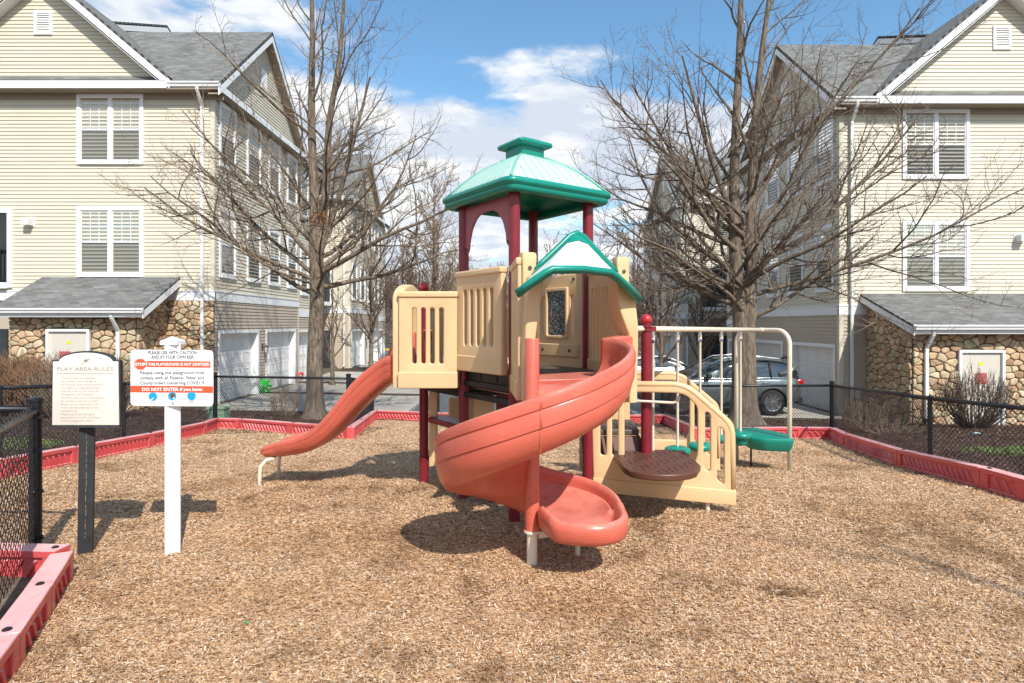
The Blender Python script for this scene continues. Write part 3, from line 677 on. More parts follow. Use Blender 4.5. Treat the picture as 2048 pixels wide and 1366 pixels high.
def stones(w, u0, u1, z0, z1, parent, holes=(), seed=1, lim=None, size=.25, depth=.055):
    """individual fieldstones: relaxed cells cut from the wall area"""
    K = 1.35; rd = random.Random(seed); pts = []; nz = max(1, round((z1-z0)/(size*.70))); nu = max(1, round((u1-u0)/size))
    for j in range(-1, nz+1):
        for i in range(-1, nu+2):
            if rd.random() < .16: continue
            pts.append((u0+(i+.5+(.5 if j % 2 else 0)+rd.uniform(-.34, .34))*(u1-u0)/nu, z0+(j+.5+rd.uniform(-.42, .42))*(z1-z0)/nz))
            if rd.random() < .24: pts.append((pts[-1][0]+rd.uniform(-.12, .12), pts[-1][1]+rd.uniform(-.1, .1)))
    m = MB(); rn = []
    back = MB()
    side_flat(back, w, u0, u1, z0, z1, holes, lim)
    back.build('mortar', M['stonedark'], parent)
    for (cx, cy) in pts:
        poly = [(u0, z0), (u1, z0), (u1, z1), (u0, z1)]
        near_p = sorted(pts, key=lambda q: (q[0]-cx)**2+((q[1]-cy)*K)**2)[1:16]
        for (qx, qy) in near_p:
            mx_, my_ = (cx+qx)/2, (cy+qy)/2; nx_, ny_ = qx-cx, (qy-cy)*K*K; out = []
            for i in range(len(poly)):
                a, b = poly[i], poly[(i+1) % len(poly)]
                da = (a[0]-mx_)*nx_+(a[1]-my_)*ny_; db = (b[0]-mx_)*nx_+(b[1]-my_)*ny_
                if da <= 0: out.append(a)
                if (da < 0) != (db < 0) and abs(da-db) > 1e-9: t = da/(da-db); out.append((lerp(a[0], b[0], t), lerp(a[1], b[1], t)))
            poly = out
            if len(poly) < 3: break
        if len(poly) < 3: continue
        gx = sum(p[0] for p in poly)/len(poly); gy = sum(p[1] for p in poly)/len(poly)
        ar = abs(sum(poly[i][0]*poly[(i+1) % len(poly)][1]-poly[(i+1) % len(poly)][0]*poly[i][1] for i in range(len(poly))))/2
        if ar < .004: continue
        if any(h[0]-.01 < gx < h[1]+.01 and h[2]-.01 < gy < h[3]+.01 for h in holes): continue
        if lim and not lim(gx, gy): continue
        for h in holes:                                          # trim stones that reach into an opening
            if h[2] < gy < h[3]: poly = [((min(x, h[0]) if gx < h[0] else max(x, h[1])), y) for x, y in poly]
            elif h[0] < gx < h[1]: poly = [(x, (min(y, h[2]) if gy < h[2] else max(y, h[3]))) for x, y in poly]
        poly = rounded(poly, .035, 2)
        dp = depth*rd.uniform(.55, 1.25); sh = .955-.012/math.sqrt(ar); tl = (rd.uniform(-.10, .10), rd.uniform(-.10, .10))
        base = len(m.v); n = len(poly); rings = ((sh, 0.), (sh*.99, dp*.6), (sh*.90, dp*.95), (sh*.6, dp*1.0))
        for k, (s_, d_) in enumerate(rings):
            for (x, y) in poly:
                jx = gx+(x-gx)*s_; jy = gy+(y-gy)*s_
                dd = d_+((jx-gx)*tl[0]+(jy-gy)*tl[1])*(d_/dp)+(mnoise.noise(Vector((jx*9, jy*9, seed+cx)))*.012 if k >= 1 else 0)
                m.v.append(tuple(w.p(jx, .002+dd, jy)))
        for k in range(3):
            for i in range(n): m.f.append((base+k*n+i, base+k*n+(i+1) % n, base+(k+1)*n+(i+1) % n, base+(k+1)*n+i)); m.m.append(0); rn.append((hash((round(cx, 3), round(cy, 3), seed)) % 997)/997)
        m.f.append(tuple(base+3*n+i for i in range(n))); m.m.append(0); rn.append(rn[-1])
    o = m.build('stone_facing', M['stone'], parent, angle=70)
    at = o.data.attributes.new('rnd', 'FLOAT', 'FACE'); at.data.foreach_set('value', rn)
    return o
def side_flat(m, w, u0, u1, z0, z1, holes, lim=None):
    us = sorted({u0, u1}|{h[i] for h in holes for i in (0, 1) if u0 < h[i] < u1}); zs = sorted({z0, z1}|{h[i] for h in holes for i in (2, 3) if z0 < h[i] < z1})
    if lim: us = sorted(set(us)|{lerp(u0, u1, i/24) for i in range(25)}); zs = sorted(set(zs)|{lerp(z0, z1, i/24) for i in range(25)})
    for a, b in zip(us, us[1:]):
        for c, d in zip(zs, zs[1:]):
            if any(h[0] < (a+b)/2 < h[1] and h[2] < (c+d)/2 < h[3] for h in holes): continue
            if lim and not lim((a+b)/2, (c+d)/2): continue
            m.quad(w.p(a, 0, c), w.p(b, 0, c), w.p(b, 0, d), w.p(a, 0, d))
def roof_slab(name, a, b, c, d, parent, th=.10, m='shingle', over=0):
    """a,b along the eave, c,d above b,a on the ridge; shingle courses follow the eave"""
    a, b, c, d = map(Vector, (a, b, c, d)); n = (b-a).cross(d-a).normalized()
    if n.z < 0: n = -n
    mb = MB(); lo = [p-n*th for p in (a, b, c, d)]; mb.add([a, b, c, d]+lo, ((0, 1, 2, 3), (7, 6, 5, 4), (0, 4, 5, 1), (1, 5, 6, 2), (2, 6, 7, 3), (3, 7, 4, 0)))
    o = mb.build(name, M[m], parent); me = o.data; uv = me.uv_layers.new(name='uv')
    e = (b-a).normalized(); s = n.cross(e).normalized()
    if s.z < 0: s = -s
    for lp in me.loops:
        co = Vector(me.vertices[lp.vertex_index].co); uv.data[lp.index].uv = ((co-a).dot(e), (co-a).dot(s))
    return o
def downspout(w, u, z0, z1, parent, jog=True, boot=False, d=.09):
    m = MB(); s = .045
    if jog:
        pts = [w.p(u, .38, z1), w.p(u, .36, z1-.12), w.p(u, d, z1-.50), w.p(u, d, z1-.6)]
        for p, q in zip(pts, pts[1:]): m.beam(p, q, s*2, s*1.7, up=w.n)
        zt = z1-.58
    else: zt = z1
    w.box(m, u-s, u+s, d-s*.8, d+s*.8, z0+.1, zt)
    m.beam(w.p(u, d, z0+.12), w.p(u, d+.2, z0+.03), s*2, s*1.6, up=(0, 0, 1))
    o = m.build('downspout', M['gutter'], parent, bevel=.012)
    if boot: b = MB(); w.box(b, u-.07, u+.07, d-.06, d+.07, z0-.1, z0+.22); b.build('drain_boot', M['lamp_black'], o)
    return o
def lantern(w, u, z, parent):
    m = MB(); w.box(m, u-.05, u+.05, 0, .02, z-.02, z+.20); c = w.p(u, .15, z)
    m.tube([w.p(u, .02, z+.13), w.p(u, .09, z+.20), w.p(u, .15, z+.17)], .011, 6)
    m.lathe(c, [(.012, .17), (.03, .155), (.085, .115), (.09, .105)], 8); m.lathe(c, [(.05, -.13), (.06, -.115), (.055, -.10)], 8)
    for k in range(4):
        a = R(45+90*k); m.beam(c+V(.055*math.cos(a), .055*math.sin(a), -.11), c+V(.078*math.cos(a), .078*math.sin(a), .11), .012, .012)
    o = m.build('wall_lantern', M['lamp_black'], parent); g = MB(); g.lathe(c, [(.045, -.10), (.068, .105)], 8); g.build('glass', M['lamp_glass'], o)
def garage(w, u0, u1, z0, z1, parent, rec=.22, pan=4):
    """returns the opening; frame, recessed reveal and panelled door"""
    f = MB(); t = .10
    w.box(f, u0-t, u0, -.01, .03, z0, z1+t); w.box(f, u1, u1+t, -.01, .03, z0, z1+t); w.box(f, u0, u1, -.01, .03, z1, z1+t)
    w.box(f, u0-.01, u0+.012, -rec, -.005, z0, z1); w.box(f, u1-.012, u1+.01, -rec, -.005, z0, z1); w.box(f, u0+.012, u1-.012, -rec, -.005, z1-.012, z1+.01)
    root = f.build('garage_door', M['white'], parent); d = MB(); H = (z1-z0-.02)/4
    for i in range(4):
        za = z0+.005+i*H; w.box(d, u0+.014, u1-.014, -rec-.03, -rec, za, za+H-.008)
        for j in range(pan):
            x0 = lerp(u0+.06, u1-.06, j/pan)+.04; x1 = lerp(u0+.06, u1-.06, (j+1)/pan)-.04
            for q0, q1, q2, q3 in ((x0, x1, za+.09, za+.105), (x0, x1, za+H-.115, za+H-.10), (x0, x0+.015, za+.105, za+H-.115), (x1-.015, x1, za+.105, za+H-.115)): w.box(d, q0, q1, -rec-.002, -rec+.010, q2, q3)
    w.box(d, u0+.014, u1-.014, -rec-.035, -rec-.03, z0, z1-.01)
    d.build('door_leaf', M['garage'], root)
def gutter(a, b, parent, out, w=.12, h=.12):
    a = Vector(a); b = Vector(b); n = Vector(out); u = Vector((0, 0, 1)); m = MB()
    prof = [(0, 0), (.0, -h), (w*.7, -h), (w*.78, -h*.6), (w, -h*.35), (w, 0), (w-.01, .0), (w-.012, -.03), (.01, -.03)]
    m.prism([a+n*x+u*z for x, z in prof], b-a); return m.build('gutter', M['gutter'], parent, angle=20)
def fascia(pts, parent, name='rake_board', h=.24, t=.03, nd=(0, -1, 0), lower=True):
    m = MB(); n = Vector(nd)
    for a, b in zip(pts, pts[1:]):
        a = Vector(a); b = Vector(b); u = Vector((0, 0, 1)); m.prism([a, b, b-u*h, a-u*h], n*t)
    return m.build(name, M['white'], parent)

def townhouse(label, s, W, Yf, zo, near=True, seed=1, LEN=15.):
    g0 = gz(s*W, min(Yf, 60))
    root = empty('apartment_building', (s*(W+5), Yf+4, g0), label, 'apartment building', 'apartment buildings along the driveway street')
    z_b0, z_b1, z_e = 2.36+zo, 2.66+zo, 8.80+zo           # white belt and eave heights
    base = g0-.35; D = 7.2
    face = Wall((s*W, Yf, 0), (0, 1, 0), (-s, 0, 0))        # wall along the street, u = distance from the front corner
    front = Wall((s*W, Yf, 0), (s, 0, 0), (0, -1, 0))       # wall facing the play area, u outwards from the corner
    wins_u = [(.27, 1.38), (2.2, 3.33), (4.02, 5.12), (5.85, 6.95)]; rows = [(3.09+zo, 5.2+zo), (6.52+zo, 8.52+zo)]
    gar = [(.32, 3.10), (3.88, 6.75)]; gz1 = 1.35+zo
    m = MB(); side_panel(m, face.o, face.u, face.n, D, z_b1, z_e+.1); m.build('wall_siding', M['siding'], root)
    gh = [(a, b, base, gz1) for a, b in gar]
    m = MB(); side_panel(m, face.o, face.u, face.n, D, base, z_b0, gh); m.build('lower_siding', M['siding_tan'], root)
    m = MB(); face.box(m, 0, D, -.05, .035, z_b0, z_b1-.03); face.box(m, 0, D, -.05, .055, z_b1-.03, z_b1); front.box(m, -.035, LEN, -.05, .035, z_b0, z_b1-.03); front.box(m, -.05, LEN, -.05, .055, z_b1-.03, z_b1); m.build('belt_board', M['white'], root)
    for a, b in gar: garage(face, a, b, g0-.06 if near else g0-.06, gz1, root)
    lantern(face, 3.49, .72+zo, root)
    for i, (a, b) in enumerate(wins_u):
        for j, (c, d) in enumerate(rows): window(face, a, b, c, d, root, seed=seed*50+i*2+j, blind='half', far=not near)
    # front wall
    xs, xe = (1.35 if s < 0 else .83), LEN
    m = MB(); side_panel(m, front.o, front.u, front.n, LEN, z_b1, z_e+.2); m.build('wall_siding', M['siding'], root)
    if s < 0 and near: stones(front, 0, 1.8, base, z_b0, root, seed=seed+3)
    else: m = MB(); side_panel(m, front.o, front.u, front.n, 1.6, base, z_b0); m.build('lower_siding', M['siding_tan'], root)
    m = MB()
    for w_, q in ((face, 1), (front, 1)): w_.box(m, -.022 if w_ is front else 0, .10, 0, .022, (z_b1 if s < 0 and near else base), z_e)
    m.build('corner_post', M['siding'], root)
    m = MB(); face.box(m, D-.10, D, 0, .022, base, z_e); m.build('corner_post', M['siding'], root)
    apx = 5.15 if s < 0 else 4.9; hw = 3.75
    fw = [(apx-3.0, apx-1.0) if s < 0 else (1.89, 3.91)]
    if s < 0: fw = [(2.12, 4.13)]
    for (a, b) in fw+[(apx+2.9, apx+4.8)]:
        for j, (c, d) in enumerate([(3.09+zo-.02, 5.21+zo), (6.47+zo, 8.59+zo)]): window(front, a, b, c, d, root, double=True, seed=seed*90+j, blind=('most' if j == 0 else 'half'), far=not near)
    # front gable
    zb = z_e+.24; rise = .83
    gm = MB(); side_panel(gm, front.p(apx, .0, 0), front.u, front.n, 0, zb, zb+rise*hw, lim=lambda z: (-(hw-(z-zb)/rise), (hw-(z-zb)/rise))); gm.build('gable_siding', M['siding'], root)
    ov = .42
    def fp_(u, d, z): return front.p(u, d, z)
    top = zb+rise*(hw+.25)+.02
    for sg in (-1, 1):
        e0 = fp_(apx+sg*(hw+.25), ov, zb-.06); e1 = fp_(apx+sg*(hw+.25), -6, zb-.06); r0 = fp_(apx, ov, top); r1 = fp_(apx, -6, top)
        roof_slab('roof', e0, e1, r1, r0, root, th=.07)
        u = V(0, 0, 1)
        m = MB(); a = fp_(apx+sg*(hw+.28), ov-.005, zb-.15); b = fp_(apx, ov-.005, top-.07); m.prism([a, b, b-u*.27, a-u*.27], front.n*-.03); m.build('rake_board', M['white'], root)
        m = MB(); a = fp_(apx+sg*(hw+.2), ov-.04, zb-.40); b = fp_(apx, ov-.04, top-.38); m.prism([a, b, b-u*.025, a-u*.025], front.n*-(ov-.06)); m.build('soffit', M['gutter'], root)
    v = MB(); vx, vz = apx, zb+1.35; front.box(v, vx-.27, vx+.27, 0, .05, vz, vz+.09); front.box(v, vx-.27, vx+.27, 0, .05, vz+.65, vz+.73); front.box(v, vx-.27, vx-.19, 0, .05, vz+.09, vz+.65); front.box(v, vx+.19, vx+.27, 0, .05, vz+.09, vz+.65)
    ve = v.build('gable_vent', M['white'], root); v = MB()
    for k in range(8): z = vz+.10+k*.07; v.quad(fp_(vx-.19, .045, z), fp_(vx+.19, .045, z), fp_(vx+.19, .015, z+.06), fp_(vx-.19, .015, z+.06))
    v.build('louvre', M['white'], ve, fix=False)
    # pent strip at the gable foot, soffit and fascia
    roof_slab('pent_roof', fp_(apx-hw-.15, .44, z_e+.06), fp_(LEN, .44, z_e+.06), fp_(LEN, .01, z_e+.24), fp_(apx-hw-.15, .01, z_e+.24), root, th=.04)
    m = MB(); front.box(m, apx-hw-.2, LEN, .40, .44, z_e-.18, z_e+.04); m.build('fascia', M['white'], root)
    m = MB(); front.box(m, -.3, LEN, .015, .40, z_e-.20, z_e-.17); face.box(m, 0, D, .015, .33, z_e-.20, z_e-.17); m.build('soffit', M['soffit'], root)
    m = MB(); front.box(m, -.3, LEN, .0, .03, z_e-.38, z_e-.2); face.box(m, 0, D, .0, .03, z_e-.38, z_e-.2); m.build('frieze', M['soffit'], root)
    gutter(front.p(-.35, .30, z_e+.03), front.p(apx-hw-.2, .30, z_e+.03), root, front.n, .14, .14)
    m = MB(); front.box(m, -.33, apx-hw-.1, .26, .30, z_e-.18, z_e+.03); m.build('fascia', M['white'], root)
    # main roof with its gable over the street face
    ry = Yf+D/2; rz = z_e+.08+3.35; xo = s*(W-.34); xl = s*(W+LEN)
    roof_slab('roof', (xo, Yf-.36, z_e+.02), (xl, Yf-.36, z_e+.02), (xl, ry, rz), (xo, ry, rz), root)
    roof_slab('roof', (xo, Yf+D+.36, z_e+.02), (xl, Yf+D+.36, z_e+.02), (xl, ry, rz), (xo, ry, rz), root)
    hw2 = D/2
    gm = MB(); side_panel(gm, face.p(hw2, 0, 0), face.u, face.n, 0, z_e+.1, rz-.12, lim=lambda z: (-(hw2*(1-(z-z_e-.1)/(rz-.12-z_e-.1))), (hw2*(1-(z-z_e-.1)/(rz-.12-z_e-.1))))); gm.build('gable_siding', M['siding'], root)
    u = V(0, 0, 1)
    for q in (-1, 1):
        a = V(xo-s*-.0, ry+q*(hw2+.38), z_e-.10); b = V(xo, ry, rz-.10)
        m = MB(); m.prism([a, b, b-u*.26, a-u*.26], V(s*.03, 0, 0)); m.build('rake_board', M['white'], root)
        m = MB(); a2 = a+V(s*.03, 0, -.22); b2 = b+V(s*.03, 0, -.22); m.prism([a2, b2, b2-u*.02, a2-u*.02], V(s*.31, 0, 0)); m.build('soffit', M['soffit'], root)
    m = MB(); face.box(m, -.36, D+.36, .30, .335, z_e-.20, z_e+.0); m.build('fascia', M['white'], root)
    roof_slab('pent_roof', face.p(-.3, .33, z_e+.0), face.p(D+.3, .33, z_e+.0), face.p(D+.3, .01, z_e+.18), face.p(-.3, .01, z_e+.18), root, th=.03)
    v = MB(); face.box(v, hw2-.22, hw2+.22, 0, .05, z_e+1.35, z_e+2.05); v.build('gable_vent', M['white'], root)
    # higher rear wing whose roof edge shows above the ridge
    wx = s*(W+5.2); wy = Yf+6.6; wz = rz+1.75
    for q in (-1, 1): roof_slab('roof', (wx, wy+q*4.6, rz-.35), (xl, wy+q*4.6, rz-.35), (xl, wy, wz), (wx, wy, wz), root)
    for q in (-1, 1):
        a = V(wx, wy+q*4.6, rz-.42); b = V(wx, wy, wz-.07); m = MB(); m.prism([a, b, b-u*.25, a-u*.25], V(s*.03, 0, 0)); m.build('rake_board', M['gutter'], root)
    m = MB(); m.add([(wx+s*.2, wy-4.4, rz-3), (wx+s*.2, wy+4.4, rz-3), (wx+s*.2, wy+4.4, rz-.6), (wx+s*.2, wy, wz-.3), (wx+s*.2, wy-4.4, rz-.6)], ((0, 1, 2, 3, 4),)); m.build('wall_siding', M['siding'], root)
    # link to the next block, a little set back
    w2 = Wall((s*(W+.12), Yf+D, 0), (0, 1, 0), (-s, 0, 0)); L2 = 2.6
    m = MB(); side_panel(m, w2.o, w2.u, w2.n, L2, z_b1-.4, z_e); m.build('wall_siding', M['siding'], root)
    m = MB(); side_panel(m, w2.o, w2.u, w2.n, L2, base, z_b0-.4, [(.25, 2.3, base, gz1-.05)]); m.build('lower_siding', M['siding_tan'], root)
    m = MB(); w2.box(m, 0, L2, -.05, .035, z_b0-.4, z_b1-.4); m.build('belt_board', M['white'], root); garage(w2, .25, 2.3, g0-.06, gz1-.05, root)
    for c, d in ((2.9+zo, 4.9+zo), (6.3+zo, 8.2+zo)): window(w2, .5, 1.5, c, d, root, seed=seed+9, far=not near)
    w3 = Wall((s*(W+.12), Yf+D+L2, 0), (s, 0, 0), (0, 1, 0)); m = MB(); side_panel(m, w3.o, w3.u, w3.n, LEN-1, base, z_e); m.build('wall_siding', M['siding'], root)
    roof_slab('roof', (s*(W-.2), Yf+D+.2, z_e+.0), (s*(W-.2), Yf+D+L2+.3, z_e+.0), (s*(W+5), Yf+D+L2+.3, z_e+2.6), (s*(W+5), Yf+D+.2, z_e+2.6), root)
    m = MB(); face.box(m, D+.1, D+L2+.3, .05, .09, z_e-.2, z_e); m.build('fascia', M['white'], root)
    downspout(front, .32, g0+.05, z_e-.1, root, jog=True)
    # far end wall, hidden sides
    w4 = Wall((s*(W+LEN), Yf, 0), (0, 1, 0), (s, 0, 0)); m = MB(); side_panel(m, w4.o, w4.u, w4.n, D+L2, base, z_e, course=.4); m.build('wall_siding', M['siding'], root)
    m = MB(); m.bb(s*(W+1.6), s*(W+LEN-.1), Yf+.3, Yf+.35, base, z_e); m.build('inner_wall', M['siding_tan'], root)
    # stone bay with a lean-to roof
    if near:
        bu0, bY, bu1 = (1.45, 1.45, 4.95) if s < 0 else (.83, 2.05, 9.0)       # inner side, projection, outer side
        zr0 = 1.42+zo*.0+EYE if s < 0 else EYE+60/66; zeave = EYE+.42 if s < 0 else EYE-.03
        bay = Wall(front.p(0, bY, 0), front.u, front.n); sidew = Wall(front.p(bu0, 0, 0), front.n, -front.u)
        gl = gz(s*W, Yf-bY)-.15
        dz0, dz1 = (gl+.1, EYE-10/72) if s < 0 else (gl+.1, EYE-52/74.5)
        du0, du1 = (2.72, 3.92) if s < 0 else (2.05, 3.28)
        stones(bay, bu0, bu1, gl, zeave-.06, root, [(du0, du1, dz0-.3, dz1)], seed=seed+11)
        stones(sidew, 0, bY, gl, zr0-.15, root, seed=seed+17, lim=lambda a, z: z < lerp(zr0-.22, zeave-.1, a/bY))
        if s < 0: ow = Wall(front.p(bu1, 0, 0), front.n, front.u); stones(ow, 0, bY, gl, zeave-.1, root, seed=seed+19)
        eo = .38; ra, rb = (1.02, 5.2) if s < 0 else (.62, 9.2)
        A, B, C, D_ = front.p(ra, bY+eo, zeave), front.p(rb, bY+eo, zeave), front.p(rb, .0, zr0), front.p(ra, .0, zr0)
        roof_slab('porch_roof', A, B, C, D_, root, th=.05)
        m = MB(); a, b = A+V(0, 0, -.07), D_+V(0, 0, -.07)
        m.prism([a, b, b-u*.20, a-u*.20], V(s*.03, 0, 0)); m.build('rake_board', M['white'], root)
        m = MB(); m.prism([A+V(s*.03, 0, -.22), D_+V(s*.03, 0, -.22), D_+V(s*.03, 0, -.24), A+V(s*.03, 0, -.24)], V(s*.5, 0, 0)); m.build('soffit', M['soffit'], root)
        gutter(A+front.n*.0+V(0, 0, .01), B+V(0, 0, .01), root, front.n, .12, .13)
        m = MB(); m.prism([A+V(0, 0, -.05)-front.n*.005, A+V(0, 0, -.23)-front.n*.005, B+V(0, 0, -.23)-front.n*.005, B+V(0, 0, -.05)-front.n*.005], -front.n*.02); m.build('fascia', M['white'], root)
        m = MB(); m.prism([A+V(s*.03, .03, -.20), B+V(0, .03, -.20), front.p(rb, bY, zeave-.20), front.p(ra+.03, bY, zeave-.20)], V(0, 0, -.015)); m.build('soffit', M['soffit'], root)
        # service door
        f = MB()
        for a_, b_, c_, d_ in ((du0, du0+.07, dz0, dz1), (du1-.07, du1, dz0, dz1), (du0+.07, du1-.07, dz1-.07, dz1)): bay.box(f, a_, b_, -.05, .075, c_, d_)
        dr = f.build('service_door', M['white'], root); f = MB(); bay.box(f, du0+.07, du1-.07, -.04, .015, dz0, dz1-.07); f.build('door_leaf', M['door'], dr)
        f = MB(); cx_ = (du0+du1)/2; bay.box(f, cx_-.05, cx_+.05, .016, .020, dz1-.42, dz1-.32); f.build('yellow_sticker', mat('yellow_sticker', (.62, .68, .02), .5), dr)
        f = MB(); bay.box(f, cx_-.16+(.0 if s > 0 else .10), cx_+.16+(.0 if s > 0 else .10), .016, .021, dz1-.92, dz1-.62); f.build('red_notice', mat('red_notice', (.42, .10, .09), .5, var=.25, vscale=30), dr)
        f = MB(); hu = du0+.14 if s < 0 else du0+.14; f.lathe(bay.p(hu, .02, dz0+1.0), [(.03, 0), (.03, .01), (.012, .02), (.012, .045), (.03, .055), (.026, .08)], 10, 'Y', M=Matrix.Rotation(R(90), 3, 'X')); f.build('handle', M['chrome'], dr)
        downspout(bay, bu0+.45 if s < 0 else bu0+.32, gl+.1, zeave-.12, root, boot=(s > 0))
        if s < 0:   # entry and balcony beside the bay, their inner shade painted as dark slabs
            e = MB(); ew = Wall(front.p(0, 1.2, 0), front.u, front.n)
            front.box(e, 6.2, 9.4, .02, .06, base, 1.5); e.build('entry_shade_slab', M['roomdark'], root); e = MB(); front.box(e, 6.2, 9.4, .02, .06, 2.9, 5.0); e.build('balcony_shade_slab', M['roomdark'], root)
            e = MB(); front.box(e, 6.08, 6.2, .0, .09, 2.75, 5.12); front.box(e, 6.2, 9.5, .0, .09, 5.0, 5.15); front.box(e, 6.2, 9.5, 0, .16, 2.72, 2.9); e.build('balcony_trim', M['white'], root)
            e = MB(); front.box(e, 6.2, 9.4, .10, .14, 3.85, 3.9); front.box(e, 6.2, 9.4, .10, .14, 2.95, 3.0)
            for k in range(28): front.box(e, 6.24+k*.11, 6.26+k*.11, .11, .13, 3.0, 3.85)
            e.build('balcony_railing', M['black'], root)
        # vent hood on the front wall
        q = MB(); vu, vz2 = ((5.55, 4.70) if s < 0 else (5.42, 4.22)); front.box(q, vu-.15, vu+.15, .0, .03, vz2-.12, vz2+.16); front.box(q, vu-.11, vu+.11, .03, .24, vz2-.08, vz2+.12); q.build('vent_hood', M['gutter'], root)
        if s > 0:
            q = MB(); front.box(q, .42, .56, .03, .12, g0+.55, g0+.8); q.tube([front.p(.49, .08, g0+.55), front.p(.49, .08, g0-.1)], .02, 8); q.build('meter_box', M['gutter'], root)
    else:
        # entrance and balconies on the wall that looks back towards the play area
        e = MB(); front.box(e, 1.1, 2.6, .02, .06, 3.0+zo, 5.1+zo); e.build('balcony_shade_slab', M['roomdark'], root); e = MB(); front.box(e, 1.1, 2.6, .02, .06, base, 1.4+zo); e.build('entry_shade_slab', M['roomdark'], root)  # flat slabs whose dark colour stands in for the shade inside the recesses
        e = MB(); front.box(e, 1.0, 2.7, .0, 1.1, 2.75+zo, 2.95+zo); front.box(e, 1.02, 1.1, 0, .09, 2.95+zo, 5.2+zo); front.box(e, 2.6, 2.7, 0, .09, 2.95+zo, 5.2+zo); e.build('balcony_floor', M['white'], root)
        e = MB(); front.box(e, 1.0, 2.7, 1.04, 1.08, 3.85+zo, 3.9+zo)
        for k in range(15): front.box(e, 1.02+k*.118, 1.045+k*.118, 1.05, 1.075, 2.95+zo, 3.85+zo)
        e.build('balcony_railing', M['black'], root)
    return root
townhouse('cream sided apartment building at the left with stone bay, nearest the signs', -1, 8.98, 18.15, 0, True, 1)
townhouse('cream sided apartment building at the right with stone bay behind the bare bush', 1, 9.97, 18.2, -.43, True, 2)
townhouse('smaller looking cream apartment building farther down the left side of the street', -1, 8.98, 33.5, -.1, False, 3)
townhouse('shaded apartment building farther down the right side behind the parked cars', 1, 9.4, 33.2, -.4, False, 4)
# ---------------------------------------------------------------- play structure
A_, B_, C_, D__ = V(-.447, 5.677, 0), V(.028, 5.002, 0), V(.703, 5.477, 0), V(.228, 6.152, 0)
E_, F_ = V(-.922, 6.352, 0), V(-.247, 6.827, 0)
B2, C2 = V(.125, 4.36, 0), V(.86, 4.66, 0)
G_ = V(1.24, 5.5, 0)
PC = V(.144, 4.108, 0)                     # centre pole of the spiral slide
ps = empty('play_structure', (.13, 5.58, 0), 'coral, tan and maroon playground climber with green roof and spiral slide', 'play structure')
PR = .048
def round_post(p, z1, z0=-.15, r=PR, cap=False, name='post', m='maroon'):
    b = MB(); b.lathe((p.x, p.y, 0), [(r, z0), (r, z1)], 28); o = b.build(name, M[m], ps, angle=40)
    if cap:
        b = MB(); b.lathe((p.x, p.y, z1-.03), [(r+.004, 0), (r+.004, .03)]+[((r+.004)*math.cos(R(a)), .03+(r+.004)*math.sin(R(a))) for a in (15, 30, 45, 60, 75, 86)], 28)
        b.build('post_cap', M['red_cap'], o, smooth=True)
    return o
for p in (A_, B_, C_, D__): round_post(p, 2.80)
round_post(E_, 2.04, cap=True); round_post(F_, 2.04, cap=True); gpost = round_post(G_, 1.69, z0=.25, cap=True)
def clamp_ring(p, z, parent, m='maroon', ang=0):
    b = MB()
    for q in (-.017, .017): b.lathe((p.x, p.y, z+q-.006), [(PR+.002, 0), (PR+.009, .003), (PR+.009, .009), (PR+.002, .012)], 24)
    d = V(math.cos(ang), math.sin(ang), 0); b.box(p+d*(PR+.02)+V(0, 0, z), (.05, .022, .045), ang)
    b.build('post_clamp', M[m], parent, angle=40)

M['teal_mid'] = mat('weathered_teal_seam', (.16, .42, .33), .5)
# --- pyramid roof
rc = V(.128, 5.577, 0); ua, va = (C_-A_).normalized(), (B_-D__).normalized()
def rp(a, b, z): return rc+ua*a+va*b+V(0, 0, z)
def sq_ring(r, z, cr=.10, n=5):
    """square with corners on the diagonals ua, va; r = half diagonal; rounded corners"""
    pts = rounded([(r, 0), (0, r), (-r, 0), (0, -r)], cr, n); return [rp(x, y, z) for x, y in pts]
def roof_z(r): t = clamp(1-((r-.17)/.605)); return 2.845+(.345*t**1.02+.045*math.sin(math.pi*t))
m = MB()
rows = [sq_ring(r, roof_z(r), max(.03, .11*r/.7)) for r in (.775, .72, .66, .60, .54, .48, .42, .36, .30, .24, .19)]
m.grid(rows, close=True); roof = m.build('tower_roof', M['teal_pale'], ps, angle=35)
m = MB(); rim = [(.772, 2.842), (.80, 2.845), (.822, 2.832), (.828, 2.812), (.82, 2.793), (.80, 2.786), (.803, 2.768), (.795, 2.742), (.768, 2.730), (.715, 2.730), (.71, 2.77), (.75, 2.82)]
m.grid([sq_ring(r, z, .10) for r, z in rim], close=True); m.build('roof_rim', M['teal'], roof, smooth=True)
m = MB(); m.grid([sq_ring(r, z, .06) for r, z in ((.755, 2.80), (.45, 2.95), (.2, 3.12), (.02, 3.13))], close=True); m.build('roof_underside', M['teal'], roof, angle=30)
m = MB(); m.grid([sq_ring(r, z, .03, 4) for r, z in ((.03, 3.16), (.185, 3.165), (.19, 3.175), (.19, 3.265), (.235, 3.267), (.262, 3.275), (.272, 3.293), (.262, 3.311), (.23, 3.322), (.17, 3.335), (.155, 3.346), (.01, 3.349))], close=True)
m.build('roof_cap', M['teal'], roof, angle=50)
